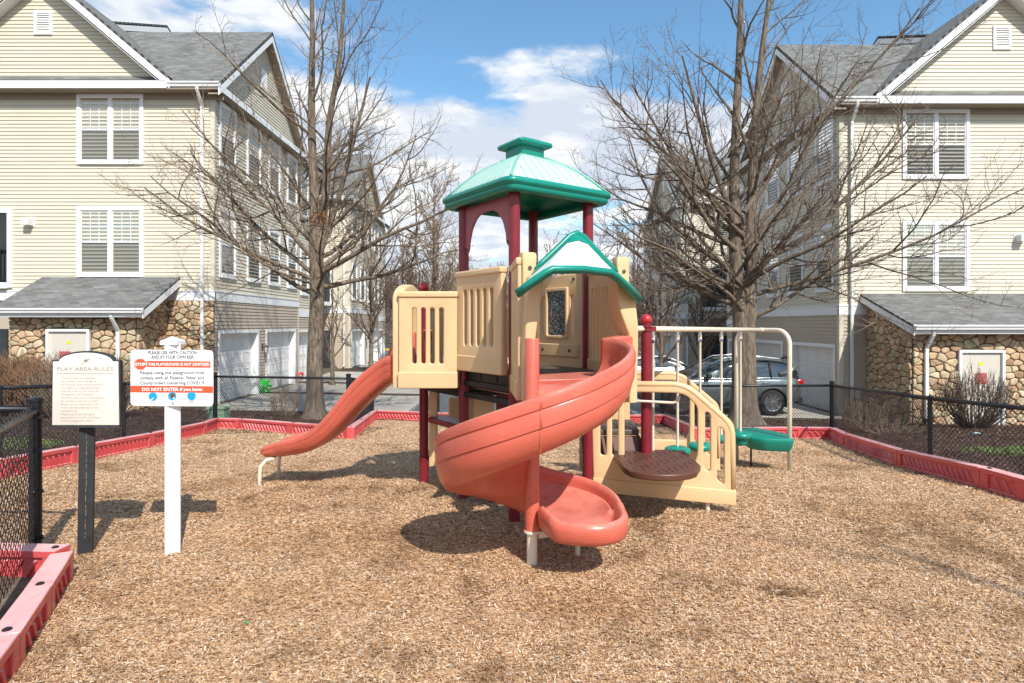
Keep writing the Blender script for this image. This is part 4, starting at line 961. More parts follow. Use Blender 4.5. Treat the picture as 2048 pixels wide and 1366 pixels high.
# raised seams on the roof panels
m = MB()
for k in range(4):
    c0, c1 = [(1, 0), (0, 1), (-1, 0), (0, -1)][k], [(1, 0), (0, 1), (-1, 0), (0, -1)][(k+1) % 4]
    for i in range(1, 12):
        t = i/12; sd = (t-.5)
        pts = []
        for q in range(8):
            r = lerp(.765, .20, q/7); tt = .5+sd*min(1.6, .775/r)                  # seams run straight up the slope
            if abs(tt-.5) > .47: break
            x = lerp(c0[0], c1[0], tt)*r; y = lerp(c0[1], c1[1], tt)*r; pts.append(rp(x, y, roof_z(r)+.0015))
        if len(pts) > 1: m.tube(pts, .0030, 5)
    pts = [rp(c0[0]*r*.985, c0[1]*r*.985, roof_z(r)-.004) for r in (.76, .68, .6, .5, .4, .3, .2)]; m.tube(pts, .012, 6)
m.build('roof_seam', M['teal_mid'], roof, smooth=True)
# --- faded maroon arch under the roof, front left side
d = (B_-A_); L = d.length
arch_o = [(.045, 2.34), (.075, 2.30), (.105, 2.34), (.115, 2.42), (.16, 2.53), (.24, 2.615), (.33, 2.65), (L-.33, 2.65), (L-.24, 2.615), (L-.16, 2.53), (L-.115, 2.42), (L-.105, 2.34), (L-.075, 2.30), (L-.045, 2.34), (L-.04, 2.74), (.04, 2.74)]
plate('roof_arch', M['pink_arch'], ps, A_+V(0, 0, 0), d, rounded(arch_o, .03, 3), thick=.022, bev=.005)
m = MB()
for u in (.075, L-.075): m.lathe(A_+d.normalized()*u+V(0, 0, 2.345)+V(-.012, -.010, 0), [(.012, 0), (.012, .006)], 8, M=V(-.82, -.57, 0).to_track_quat('Z', 'Y').to_matrix())
m.build('bolt', M['black'], ps)

# --- decks and frames
def deck(pts, z, name, m='deck_grey', frame=True, fh=.10):
    b = MB(); b.prism([V(p.x, p.y, z) for p in pts], V(0, 0, -.045)); o = b.build(name, M[m], ps, bevel=.006)
    if frame:
        f = MB(); c = sum(pts, V(0, 0, 0))/len(pts)
        for p, q in zip(pts, pts[1:]+pts[:1]):
            a_ = p.lerp(c, .05); b_ = q.lerp(c, .05); f.beam(V(a_.x, a_.y, z-.045-fh/2), V(b_.x, b_.y, z-.045-fh/2), .03, fh)
        for t in (.33, .66): a_ = pts[0].lerp(pts[1], t); b_ = pts[3].lerp(pts[2], t); f.beam(V(a_.x, a_.y, z-.075), V(b_.x, b_.y, z-.075), .04, .05)
        f.build('deck_frame', M['black'], o)
    return o
T1, T2 = 1.245, 1.09
deck([A_, B_, C_, D__], T1, 'tower_deck'); B3, C3 = B_.lerp(B2, .50), C_.lerp(C2, .42); deck([B_, B3, C3, C_], T1+.002, 'slide_deck')
m = MB(); m.prism([V(p.x, p.y, T1+.004) for p in (B3, B2+V(.02, -.06, 0), C2+V(.02, -.12, 0), C3)], V(0, 0, -.05)); m.build('entry_apron', M['coral'], ps, bevel=.008)
S1, S2 = V(-1.045, 5.66, 0), V(-.965, 6.34, 0)
deck([E_, A_, D__, F_], T2, 'lower_deck', fh=.05); deck([S1, A_+V(-.02, -.04, 0), E_+V(.0, 0, 0), S2], T2+.002, 'slide_deck', frame=False)
# steel brackets visible below the tower
m = MB()
for z in (1.10, .99): m.beam(A_+V(0, 0, z), B_+V(0, 0, z), .05, .05)
m.beam(D__+V(0, 0, 1.1), C_+V(0, 0, 1.1), .04, .06); m.beam(A_+V(0, 0, .98), D__+V(0, 0, .98), .04, .05)
m.beam(E_+V(0, 0, .99), A_+V(0, 0, .99), .03, .07)
m.build('deck_bracket', M['black'], ps, bevel=.004)
m = MB(); m.beam(A_+V(.02, .1, 1.052), B_+V(-.02, .14, 1.052), .06, .006); m.build('kick_plate', M['chrome'], ps)

# --- moulded barrier panels
def panel(a, b, z0, z1, n, parent=ps, th=.055, ledge=.14, off=0., side=0.13, cap=True, slot_z=None, m='tan', label=None):
    a = V(a.x, a.y, 0); b = V(b.x, b.y, 0); d = (b-a); L = d.length; dn = d.normalized(); nn = V(dn.y, -dn.x, 0)
    o = a+nn*off; s0, s1 = slot_z or (z0+.23, z1-.17)
    w = (L-2*side)/(2*n-1) if n else 0
    holes = [slot(side+2*k*w, side+(2*k+1)*w, s0, s1, r=w*.49) for k in range(n)]
    p = plate('panel', M[m], parent, o, dn, rounded([(0, z0), (L, z0), (L, z1), (0, z1)], .03), holes, th, .012)
    if cap: plate('cap_rail', M[m], p, o, dn, rounded([(-.008, z1-.055), (L+.008, z1-.055), (L+.008, z1+.004), (-.008, z1+.004)], .02), (), th+.03, .016)
    if ledge: plate('kick_ledge', M[m], p, o, dn, rounded([(-.006, z0-.004), (L+.006, z0-.004), (L+.006, z0+ledge), (-.006, z0+ledge)], .012), (), th+.02, .010)
    return p
dn = (B_-A_).normalized()
panel(A_+dn*.02+V(-.03, -.02, 0), B_-dn*.055+V(-.03, -.02, 0), 1.225, 2.13, 5, off=.03, side=.13)          # front left face
panel(B_+V(.0, -.045, 0), B2+V(-.05, -.02, 0), 1.10, 2.13, 6, off=.0, side=.08, slot_z=(1.34, 1.98))
panel(C_+V(.02, -.05, 0), C2+V(.02, .05, 0), 1.20, 2.13, 7, off=0, side=.09, slot_z=(1.36, 1.96))
# window panel between the right and the back post
d2 = (C_-D__); L2_ = d2.length; dn2 = d2.normalized()
wp = plate('window_panel', M['tan'], ps, D__+dn2*.05, dn2, rounded([(0, 1.235), (L2_-.1, 1.235), (L2_-.1, 2.12), (0, 2.12)], .02), [slot(.12, .17, 1.56, 1.92, .02), slot(L2_-.27, L2_-.22, 1.56, 1.92, .02)], .05, .010)
nn2 = V(dn2.y, -dn2.x, 0)
plate('panel_lip', M['tan'], wp, D__+dn2*.05+nn2*.028, dn2, rounded([(.05, 1.34), (L2_-.15, 1.34), (L2_-.15, 1.46), (.05, 1.46)], .012), (), .03, .008)
plate('window_frame', M['tan'], wp, D__+dn2*.05+nn2*.03, dn2, rounded([(.195, 1.51), (L2_-.295, 1.51), (L2_-.295, 2.0), (.195, 2.0)], .015), [slot(.225, L2_-.325, 1.54, 1.965, .02)], .03, .006)
def mosaic_mat():
    m = mat('mottled_picture_sheet', (.1, .1, .1), .4); nt, b = nodes(m); v = mapping(nt, (1, 1, 1))
    vo = nt.nodes.new('ShaderNodeTexVoronoi'); vo.inputs['Scale'].default_value = 85; nt.links.new(v, vo.inputs[0]); sp = nt.nodes.new('ShaderNodeSeparateColor'); nt.links.new(vo.outputs['Color'], sp.inputs[0])
    c1 = ramp(nt, sp.outputs[0], [(0, (.01, .012, .015)), (.3, (.03, .06, .05)), (.42, (.32, .33, .42)), (.58, (.02, .02, .02)), (.68, (.03, .16, .10)), (.80, (.36, .12, .05)), (.9, (.03, .12, .17)), (1, (.5, .5, .55))], 'CONSTANT')
    nt.links.new(c1, b.inputs['Base Color']); return m
plate('picture_sheet', mosaic_mat(), wp, D__+dn2*.05+nn2*.024, dn2, [(.21, 1.525), (L2_-.31, 1.525), (L2_-.31, 1.98), (.21, 1.98)], (), .006, .0)
m = MB()
for u, z in ((.16, 1.40), (L2_-.26, 1.40), (.12, 2.07), (L2_-.22, 2.07)): m.lathe(D__+dn2*(.05+u)+nn2*(.044 if z < 1.6 else .026)+V(0, 0, z), [(.017, 0), (.017, .004)], 12, M=nn2.to_track_quat('Z', 'Y').to_matrix())
m.build('bolt_cover', M['deck_grey'], wp)

# --- entry hood of the spiral slide: two shaped jambs, end blocks and a small green roof
jd = (C2-B2).normalized(); jn = V(jd.y, -jd.x, 0); JL = (C2-B2).length          # jn points outwards (towards the camera)
def jpt(u, w, z): return V(B2.x, B2.y, 0)+jd*u+jn*w+V(0, 0, z)
def jamb(u0, uz, flip, name='hood_jamb'):
    """loft of rectangles: (z, centre u, half width u, w0, w1)"""
    m = MB(); rows = []
    for z, u, hu, w0, w1 in uz:
        pts = rounded([(u-hu, w0), (u+hu, w0), (u+hu, w1), (u-hu, w1)], .018, 3); rows.append([jpt(x, y, z) for x, y in pts])
    m.grid(rows, close=True); n = len(rows[0]); b = len(m.v)
    m.f.append(tuple(range(n))[::-1]); m.m.append(0); m.f.append(tuple(b-n+i for i in range(n))); m.m.append(0)
    return m.build(name, M['tan'], ps, angle=45)
jamb(0, [(1.10, -.025, .035, .0, .05), (1.55, -.02, .042, -.01, .09), (1.75, .0, .05, -.01, .09), (1.90, .02, .055, -.01, .09), (1.985, .03, .055, -.01, .09)], 0)
jamb(0, [(1.05, JL+.045, .035, -.02, .10), (1.58, JL+.045, .045, -.02, .10), (1.61, JL+.03, .055, -.03, .11), (1.75, JL+.0, .075, -.05, .10), (1.88, JL-.02, .075, -.05, .09), (1.97, JL-.035, .06, -.05, .08)], 0)
for u, hu in ((-.0, .058), (JL+.0, .058)):     # squared ends of the side panels that stand up beside the roof
    m = MB(); m.grid([[jpt(x, y, z) for x, y in rounded([(u-hu*k, -.05*k), (u+hu*k, -.05*k), (u+hu*k, .0+.03*k), (u-hu*k, .0+.03*k)], .015, 3)] for z, k in ((1.93, .92), (2.09, .95), (2.10, 1.), (2.145, 1.), (2.165, .93), (2.17, .7))], close=True)
    n = 16; b = len(m.v); m.f.append(tuple(b-n+i for i in range(n))); m.m.append(0); o = m.build('panel_end', M['tan'], ps, angle=45)
    m = MB(); m.lathe(jpt(u, .031, 2.055), [(.016, 0), (.016, .004)], 12, M=jn.to_track_quat('Z', 'Y').to_matrix()); m.build('bolt_cover', M['deck_grey'], o)
def hood_solid(th_in):
    """lower surface / upper surface of the hood as rows across (u) for front (w large) and back"""
uc = JL/2
_bu = [(.055, 2.015), (.12, 2.075), (.22, 2.165), (uc-.05, 2.285), (uc, 2.312), (uc+.05, 2.287), (JL-.22, 2.17), (JL-.12, 2.08), (JL-.055, 2.025)]
back = [jpt(u, -.0, z) for u, z in _bu]
frt = [V(.035, 4.0, 1.862), V(.12, 3.985, 1.925), V(.225, 3.975, 1.995), V(.275, 3.98, 2.020), V(.49, 4.08, 2.03), V(.70, 4.24, 2.022), V(.755, 4.29, 2.0), V(.88, 4.43, 1.92), V(.985, 4.57, 1.845)]
def hrow(w, t, dz=0., grow=0.): return [lerp(a, b, (w+.03)/.375)+V(0, 0, dz) for a, b in zip(back, frt)]
m = MB(); m.grid([hrow(-.03, 0, .02), hrow(.06, .22, .012), hrow(.16, .5, .010), hrow(.27, .80, .008), hrow(.335, .97, .006)]); m.grid([hrow(.33, .97, -.03), hrow(.16, .5, -.02), hrow(-.03, 0, -.02)])
hood = m.build('slide_hood', M['teal_bleach'], ps, smooth=True)
m = MB(); m.tube([p+V(0, 0, 0) for p in hrow(.345, 1, -.005)], [.020, .024, .024, .024, .024, .024, .024, .024, .020], 12); m.tube(hrow(.322, 1, -.036), .016, 10)
m.build('hood_front_rim', M['teal'], hood, smooth=True)
m = MB(); r1 = hrow(-.03, 0, -.03); r2 = hrow(-.03, 0, .035); r3 = hrow(.0, .0, .04); r4 = hrow(.055, .13, .018); m.grid([r1, r2, r3, r4]); m.tube(hrow(-.012, 0, .034), .022, 10); m.build('hood_back_rim', M['teal'], hood, smooth=True)
m = MB()
for u in (-.125, JL+.155): pass
m.grid([hrow(.32, .97, -.05), hrow(.16, .5, -.045), hrow(-.03, 0, -.04)]); m.build('hood_underside', M['teal'], hood, smooth=True)

# --- spiral slide
sp_root = None
floor_t = [(-375, .315), (-330, .322), (-290, .33), (-260, .35), (-230, .40), (-180, .535), (-135, .72), (-90, .905), (-45, 1.06), (-20, 1.14), (0, 1.19), (20, 1.225), (40, 1.235)]
wall_t = [(-375, .105), (-355, .125), (-330, .15), (-290, .175), (-255, .24), (-230, .29), (-180, .33), (-90, .325), (0, .315), (40, .315)]
RO = .645
def prof(fl, wh, r0, RO_, th=.018):
    """inner surface from the pole outwards, over the rim and back under; (radius, height)"""
    q = [(r0, fl), (lerp(r0, RO_, .35), fl-.002), (lerp(r0, RO_, .62), fl+.006), (RO_-.13, fl+.03), (RO_-.075, fl+.075), (RO_-.045, fl+.14*min(1, wh/.3)), (RO_-.040, fl+wh*.7), (RO_-.038, fl+wh-.035),
         (RO_-.030, fl+wh-.012), (RO_-.012, fl+wh), (RO_+.012, fl+wh-.008), (RO_+.022, fl+wh-.035), (RO_+.022, fl+wh-.075), (RO_+.012, fl+wh-.083), (RO_+.018, fl+wh-.092), (RO_+.014, fl+wh*.42), (RO_+.002, fl+wh*.40), (RO_+.006, fl+wh*.36), (RO_-.015, fl+wh*.12), (RO_-.06, fl-.025), (RO_-.13, fl-.05), (lerp(r0, RO_, .5), fl-.06), (r0, fl-.055)]
    return q
rows = []; stations = []
angs = [34, 30, 26]+[26-k*7.5 for k in range(1, 52)]+[-362]
for th in angs:
    a = R(th); dr = V(math.cos(a), math.sin(a), 0); R_ = RO+(.045 if th > 10 else lerp(.045, 0, clamp((10-th)/60)))-.045*clamp((-th-250)/110)
    rows.append([PC+dr*r+V(0, 0, z) for r, z in prof(interp(floor_t, th), interp(wall_t, th), .035, R_)])
m = MB(); m.grid(rows); n = len(rows[0]); m.f.append(tuple(range(n))); m.m.append(0)
spi = m.build('spiral_slide', M['coral'], ps, smooth=True)
spi.data.set_sharp_from_angle(angle=R(50))
# run-out tray: carries on towards the camera and closes with a rounded lip
dr = V(math.cos(R(-2)), math.sin(R(-2)), 0); tg = V(dr.y, -dr.x, 0)
fl, wh = interp(floor_t, -362), interp(wall_t, -362)
oc = rounded([(.050, .0), (.052, .10), (.095, .215), (.135, .325), (.29, .385), (.46, .38), (RO-.045+.012, .265), (RO-.045+.014, .0)], [0, .04, .06, .09, .08, .10, .14, 0], 7)
def lip(k):                                   # rim height along the outline
    r, q = oc[k]; inner = clamp((.16-r)/.08)
    return lerp(lerp(wh, .085, sstep(.05, .38, q)), .105*sstep(-.01, .07, q), inner)
OC = np.array(oc); LH = np.array([lip(k) for k in range(len(oc))])
CP = sorted([(r, z) for r, z in prof(fl, wh, .035, RO-.045)[:10]])
def tray_h(r, q): return lerp(max(interp(CP, r), tray_h0(r, q)), tray_h0(r, q), sstep(.0, .14, q))
def tray_h0(r, q):
    best = 9; hh = 0
    for k in range(len(oc)-1):
        ax, ay = oc[k]; bx, by = oc[k+1]; dx, dy = bx-ax, by-ay; t = clamp(((r-ax)*dx+(q-ay)*dy)/(dx*dx+dy*dy+1e-12)); d = math.hypot(r-ax-dx*t, q-ay-dy*t)
        if d < best: best = d; hh = lerp(LH[k], LH[k+1], t)
    w = sstep(.125, .030, best); w = 1-sstep(.022, .105, best)
    return fl+.004+hh*w-(.010*(1-best/.02)**2 if best < .02 else 0)
NQ, NR = 34, 40; rows = []
for i in range(NQ):
    q = .3795*(1-(1-i/(NQ-1))**1.6)
    xs = []                                    # chord of the outline at this q
    for (ax, ay), (bx, by) in zip(oc, oc[1:]):
        if (ay <= q <= by or by <= q <= ay) and ay != by: xs.append(ax+(bx-ax)*(q-ay)/(by-ay))
    lo, hi = (min(xs), max(xs)) if len(xs) > 1 else (.38, .42)
    rows.append([(lambda r: PC+dr*r+tg*q+V(0, 0, tray_h(r, q)))(lerp(lo, hi, .5-.5*math.cos(math.pi*j/(NR-1)))) for j in range(NR)])
top_o = sorted([(r, q) for r, q in oc if q > .372])
def q_end(r):
    for (a, b), (c, d) in zip(top_o, top_o[1:]):
        if a <= r <= c: return lerp(b, d, (r-a)/(c-a+1e-9))
    return .3795
rows.append([(lambda r: PC+dr*r+tg*max(.3797, q_end(r))+V(0, 0, fl+.004+.08-.01))(lerp(lo, hi, .5-.5*math.cos(math.pi*j/(NR-1)))) for j in range(NR)])
m = MB(); m.grid(rows)
sk = []
for ins, dz, follow in ((0, -.010, 1), (-.012, -.018, 1), (-.016, -.045, 1), (-.008, -.02, 0), (.02, -.052, 0), (.10, -.06, 0)):
    cx, cy = .33, .18; row = []
    for k, (r, q) in enumerate(oc):
        dx, dy = cx-r, cy-q; l = math.hypot(dx, dy); row.append(PC+dr*(r+dx/l*ins)+tg*(q+dy/l*ins)+V(0, 0, fl+(LH[k] if follow else 0)+dz+(.004 if ins == 0 else 0)))
    sk.append(row)
m.grid(sk); m.f.append(tuple(len(m.v)-1-i for i in range(len(oc)))); m.m.append(0)
m.build('exit_tray', M['coral'], spi, smooth=True)
m = MB(); m.lathe((PC.x, PC.y, 0), [(.050, .245), (.050, 1.545), (.046, 1.552), (.02, 1.553)], 32); m.build('centre_column', M['coral'], spi, angle=40)
m = MB(); m.lathe((PC.x, PC.y, 0), [(.036, -.15), (.036, .225)], 24); m.lathe((PC.x, PC.y, .222), [(.045, 0), (.056, .004), (.056, .018), (.045, .022)], 24); m.build('support_leg', M['cream'], spi, angle=40)
m = MB(); q0 = PC+V(.04, .02, .20); q1 = PC+V(.36, .14, .215); m.beam(q0, q1, .03, .05); m.build('support_arm', M['cream'], spi, bevel=.006)
m = MB(); m.lathe((PC.x+.33, PC.y+.16, 0), [(.017, -.1), (.017, .24)], 14); m.build('support_leg', M['cream'], spi, angle=40)
# seam collar on the outer wall
m = MB(); rows = []
for th in (-88.0, -86.8):
    a = R(th); drr = V(math.cos(a), math.sin(a), 0); f_, w_ = interp(floor_t, th), interp(wall_t, th); rows.append([PC+drr*(r+.0025)+V(0, 0, z) for r, z in prof(f_, w_, .035, RO)[11:20]])
m.grid(rows); m.build('wall_seam', M['coral'], spi, smooth=True)
# entry cheek on the right of the deck
m = MB(); m.prism([jpt(JL-.20, .0, 1.24), jpt(JL+.03, .0, 1.24), jpt(JL+.03, .0, 1.56), jpt(JL-.07, .0, 1.56), jpt(JL-.20, 0, 1.54)], jn*.12); m.build('entry_cheek', M['coral'], spi, bevel=.02, seg=3)

# --- straight slide
near_t = [(-1.03, 5.68, 1.13, .25), (-1.10, 5.69, 1.115, .25), (-1.17, 5.71, 1.09, .258), (-1.254, 5.75, 1.045, .27), (-1.40, 5.79, .925, .285), (-1.563, 5.83, .775, .29), (-1.73, 5.88, .60, .262), (-1.89, 5.93, .455, .228), (-2.02, 5.97, .38, .20), (-2.16, 6.01, .335, .18), (-2.33, 6.07, .30, .165), (-2.47, 6.11, .278, .145), (-2.56, 6.135, .268, .115), (-2.60, 6.15, .28, .07)]
rows = []; W_ = .50; acr = V(.11, 1, 0).normalized()
for i, (x, y, z, h) in enumerate(near_t):
    c = 1.0 if i < 11 else (.97, .90, .74)[i-11]
    o = V(x, y, 0)+acr*(W_*(1-c)/2); w = W_*c; t = .05
    far = h+.19*sstep(-1.44, -1.26, x)
    fz = z+.02
    P2 = [(.09, z-.005), (.035, z+.02), (.01, z+.05), (.0, z+h*.35), (.005, z+h*.36), (.0, z+h*.38), (-.003, z+h*.66), (.004, z+h*.67), (-.002, z+h*.69), (-.004, z+h-.03), (.004, z+h-.008), (.022, z+h), (.045, z+h-.012), (.052, z+h-.04), (.060, z+h*.45), (.085, fz+.02), (.13, fz+.004), (w/2, fz),
          (w-.13, fz+.004), (w-.085, fz+.02), (w-.060, z+h*.45), (w-.052, z+far-.04), (w-.045, z+far-.012), (w-.022, z+far), (w-.004, z+far-.008), (w+.004, z+far-.03), (w, z+h*.35), (w-.01, z+.05), (w-.035, z+.02), (w-.09, z-.005)]
    rows.append([o+acr*u+V(0, 0, zz) for u, zz in P2])
# refine along the length so the curve is smooth
def smooth_rows(rows, k=3):
    out = []; n = len(rows)
    for i in range(n-1):
        p0, p1, p2, p3 = rows[max(i-1, 0)], rows[i], rows[i+1], rows[min(i+2, n-1)]
        for j in range(k):
            t = j/k; out.append([.5*((2*b)+(c-a)*t+(2*a-5*b+4*c-d)*t*t+(3*b-a-3*c+d)*t**3) for a, b, c, d in zip(p0, p1, p2, p3)])
    out.append(rows[-1]); return out
m = MB(); m.grid(smooth_rows(rows), close=True); n = len(rows[0]); b = len(m.v); m.f.append(tuple(range(n))[::-1]); m.m.append(0); m.f.append(tuple(b-n+i for i in range(n))); m.m.append(0)
ss = m.build('straight_slide', M['coral'], ps, smooth=True); ss.data.set_sharp_from_angle(angle=R(55))
for p in (V(-2.50, 6.10, 0), V(-2.50, 6.60, 0)):
    m = MB(); m.tube([p+V(-.06, .0, -.12), p+V(-.055, 0, .10), p+V(-.045, .0, .20), p+V(.0, .03, .262), p+V(.08, .08, .27)], .019, 12); m.build('slide_leg', M['cream'], ss, smooth=True)

# --- entry panel of the straight slide with its rounded hoop
ep = panel(S1+V(-.0, -.06, 0), A_+V(-.055, -.08, 0), 1.055, 1.95, 4, th=.055, off=.0, side=.125, slot_z=(1.28, 1.80), ledge=.15)
hd = (S2-S1); hL = hd.length
hoop_out = [(0, 1.055)]+[(0, 1.90)]+[(hL/2-hL/2*math.cos(R(a)), 1.88+.16*math.sin(R(a))) for a in range(15, 180, 15)]+[(hL, 1.90), (hL, 1.055)]
hoop_in = [(hL-.07, 1.16), (.07, 1.16), (.07, 1.84)]+[(hL/2-(hL/2-.07)*math.cos(R(a)), 1.84+.11*math.sin(R(a))) for a in range(20, 180, 20)]+[(hL-.07, 1.84)]
plate('entry_hoop', M['tan'], ps, V(S1.x-.02, S1.y-.05, 0), hd, hoop_out, [hoop_in], .10, .022)
m = MB(); m.lathe(S2+V(-.10, .05, 1.84), [(.0, -.05), (.04, -.045), (.055, -.02), (.055, .02), (.04, .045), (0.001, .05)], 16, 'X'); m.build('teal_knob', M['teal'], ps, smooth=True)
panel(E_+V(.05, .06, 0), F_+V(-.05, .02, 0), 1.06, 1.85, 3, side=.16, slot_z=(1.22, 1.66))
panel(D__+V(-.03, .06, 0), F_+V(.06, -.02, 0), 1.06, 1.85, 3, side=.16, slot_z=(1.22, 1.66))
# bright red bracket behind the slots of the entry panel
m = MB(); m.box((-.83, 5.98, 1.54), (.09, .03, .11)); o = m.build('slide_bracket', M['coral'], ps, bevel=.012, seg=3); m = MB(); m.lathe((-.83, 5.963, 1.54), [(.022, 0), (.022, .012), (.01, .014)], 14, M=V(0, -1, 0).to_track_quat('Z', 'Y').to_matrix()); m.build('bolt_cover', M['red_cap'], o, smooth=True)
m = MB(); m.box((-.83, 5.99, 1.30), (.075, .03, .36)); m.build('slide_bracket', M['coral'], ps, bevel=.01)

# --- under the decks
clamp_ring(E_, .235, ps, ang=0); clamp_ring(A_, .64, ps, ang=0)
plate('counter_upright', M['tan'], ps, V(E_.x+.065, E_.y-.04, 0), (1, -.15, 0), [(0, .15), (.085, .17), (.085, 1.0), (0, 1.0)], (), .05, .008)
m = MB(); c0 = E_.lerp(A_, .12); c1 = A_.lerp(E_, .04)
m.prism([c0+V(0, 0, .68), c1+V(0, 0, .68), c1+V(.12, .20, .68), c0+V(.12, .20, .68)], V(0, 0, -.06)); m.build('play_counter', M['maroon'], ps, bevel=.012)
m = MB(); m.box((-.645, 6.9, .22), (.15, .12, 1.2)); m.box((-.50, 6.92, .30), (.16, .10, 1.04)); m.build('rear_panel_upright', M['tan'], ps, bevel=.03, seg=3)
m = MB(); m.tube([(-.60, 7.0, .75), (-.60, 7.0, 1.35)], .014, 8); m.build('rear_rod', M['cream'], ps, smooth=True)
dAD = (D__-A_).normalized()
plate('under_panel', M['tan'], ps, A_+dAD*.10+V(0, .02, 0), dAD, rounded([(0, .35), (.24, .35), (.24, .98), (0, .98)], .02), (), .04, .01)
plate('under_panel', M['maroon'], ps, A_+dAD*.38+V(0, .02, 0), dAD, rounded([(0, .30), (.40, .30), (.40, 1.0), (0, 1.0)], .02), [slot(.08, .32, .42, .52, .02), slot(.08, .32, .58, .68, .02)], .05, .01)
m = MB(); m.tube([B_+V(.06, .0, .32), D__+V(0, 0, .32)], .02, 10); m.lathe((.50, 5.95, .10), [(.0, -.04), (.06, -.035), (.075, 0), (.06, .05), (.0, .055)], 14); m.build('steering_base', M['red_cap'], ps, smooth=True)
# white disc handle low on the right post
m = MB(); mm = V(-.8, -.6, 0).to_track_quat('Z', 'Y').to_matrix(); c = C_+V(-.09, -.03, .77)
m.tube([c+mm@V(.055*math.cos(a), .055*math.sin(a), 0) for a in [2*math.pi*k/14 for k in range(15)]], .017, 8, cap=False); m.build('grab_ring', M['cream'], ps, smooth=True)

# --- low stair unit to the right, with its pierced side panels
K0, K1 = V(.755, 5.47, 0), V(1.945, 5.21, 0)
kd = (K1-K0).normalized(); KL = (K1-K0).length
out = [(0, .13), (KL, .085), (KL, .72), (KL-.02, .80), (KL-.36, 1.10), (KL-.44, 1.125), (-.02, 1.115), (-.02, .9)]
rr = [.02, .02, .05, .10, .12, .08, .02, .0]
win = rounded([(.275, .40), (.86, .40), (.905, .50), (.905, .93), (.81, 1.02), (.74, 1.04), (.275, 1.04)], [.02, .03, .05, .05, .05, .05, .05])
holes = [slot(.06, .115, .46, .98, .025), slot(.165, .22, .46, 1.00, .025), win, rounded([(.955, .40), (.995, .36), (1.012, .38), (1.012, .86), (.985, .885), (.955, .86)], .02), rounded([(1.065, .30), (1.112, .255), (1.126, .27), (1.126, .72), (1.10, .755), (1.065, .74)], .02)]
sp1 = plate('stair_side_panel', M['tan'], ps, K0, kd, rounded(out, rr, 5), holes, .05, .012)
kn = V(kd.y, -kd.x, 0)
plate('kick_ledge', M['tan'], sp1, K0, kd, [(-.006, .128), (KL+.006, .08), (KL+.006, .21), (-.006, .255)], (), .07, .010)
edge = [(-.02, 1.08), (KL-.53, 1.045), (KL-.435, 1.01), (KL-.05, .675), (KL-.025, .60), (KL-.025, .22)]
rim_o = edge; m = MB(); pts = [K0+kd*x+V(0, 0, z) for x, z in rounded([(-.02, 1.10), (KL-.42, 1.115), (KL-.027, .77), (KL-.022, .22)], [0, .12, .10, 0], 6)]
m.tube(pts, .030, 12); m.build('edge_roll', M['tan'], sp1, smooth=True)
m = MB(); m.tube([K0+kd*.30+kn*-.05+V(0, 0, 1.03), K0+kd*.30+kn*-.05+V(0, 0, .985), K0+kd*.34+kn*-.05+V(0, 0, .955), K0+kd*.70+kn*-.05+V(0, 0, .945), K0+kd*.745+kn*-.05+V(0, 0, .965), K0+kd*.755+kn*-.05+V(0, 0, 1.01)], .0135, 10); m.build('grab_bar', M['cream'], ps, smooth=True)
m = MB(); lp = K0+kd*(KL-.22); m.lathe((lp.x, lp.y+.02, 0), [(.019, -.12), (.019, .16)], 14); m.build('support_leg', M['cream'], ps, smooth=False, angle=40)
K0b, K1b = V(1.03, 6.62, 0), V(2.22, 6.40, 0)
kdb = (K1b-K0b).normalized()
sp2 = plate('stair_side_panel', M['tan'], ps, K0b, kdb, rounded([(x, z-.0) for x, z in out], rr, 5), [win, holes[3], holes[4]], .05, .012)
m = MB(); pts = [K0b+kdb*x+V(0, 0, z) for x, z in rounded([(-.02, 1.10), (KL-.42, 1.115), (KL-.027, .77), (KL-.022, .22)], [0, .12, .10, 0], 6)]; m.tube(pts, .028, 12); m.build('edge_roll', M['tan'], sp2, smooth=True)
def step_deck(pts, z, name, th=.055, seed=0, m='brown', box=None):
    b = MB(); b.prism([V(p[0], p[1], z) for p in pts], V(0, 0, -th)); o = b.build(name, M[m], ps, bevel=.012, seg=3)
    h = MB(); rd = random.Random(seed); x0, x1, y0, y1 = box; xs = np.array([p[0] for p in pts]); 
    nx = int((x1-x0)/.055); ny = int((y1-y0)/.055)
    for i in range(nx):
        for j in range(ny):
            if (i*3+j*2) % 5 in (0, 3): continue
            x = x0+(i+.5)*.055+rd.uniform(-.01, .01); y = y0+(j+.5)*.055+rd.uniform(-.01, .01)
            if not pip(np.array([x]), np.array([y]), [(cx*.94+.06*(x0+x1)/2, cy*.94+.06*(y0+y1)/2) for cx, cy in pts])[0]: continue
            h.lathe((x, y, z-.001), [(.010, 0), (.010, .0025)], 8)
    h.build('drain_holes', M['hole'], o); o2 = o.children[-1]; tagp(o2, kind='stuff'); return o
lowp = [(.93, 5.66), (1.62, 5.60), (1.58, 5.0)]+[(1.22+.31*math.cos(R(a)), 4.93-.25*math.sin(R(a))) for a in (10, 30, 50, 70, 90, 110, 130, 150)]+[(.925, 4.93)]
step_deck(lowp, .475, 'half_round_step', seed=1, box=(.93, 1.72, 4.64, 5.66))
step_deck([(.66, 5.62), (1.20, 5.62), (1.26, 6.22), (.72, 6.3)], .66, 'upper_step', seed=2, m='deck_grey', box=(.66, 1.26, 5.62, 6.3))
m = MB(); m.prism([V(.66, 5.615, .60), V(1.20, 5.615, .60), V(1.30, 5.56, .44), V(.66, 5.56, .44)], V(0, .03, 0)); m.prism([V(1.20, 5.62, .61), V(1.25, 6.2, .61), V(1.36, 6.2, .44), V(1.30, 5.56, .44)], V(-.03, 0, 0)); m.build('step_riser', M['brown'], ps, bevel=.008)
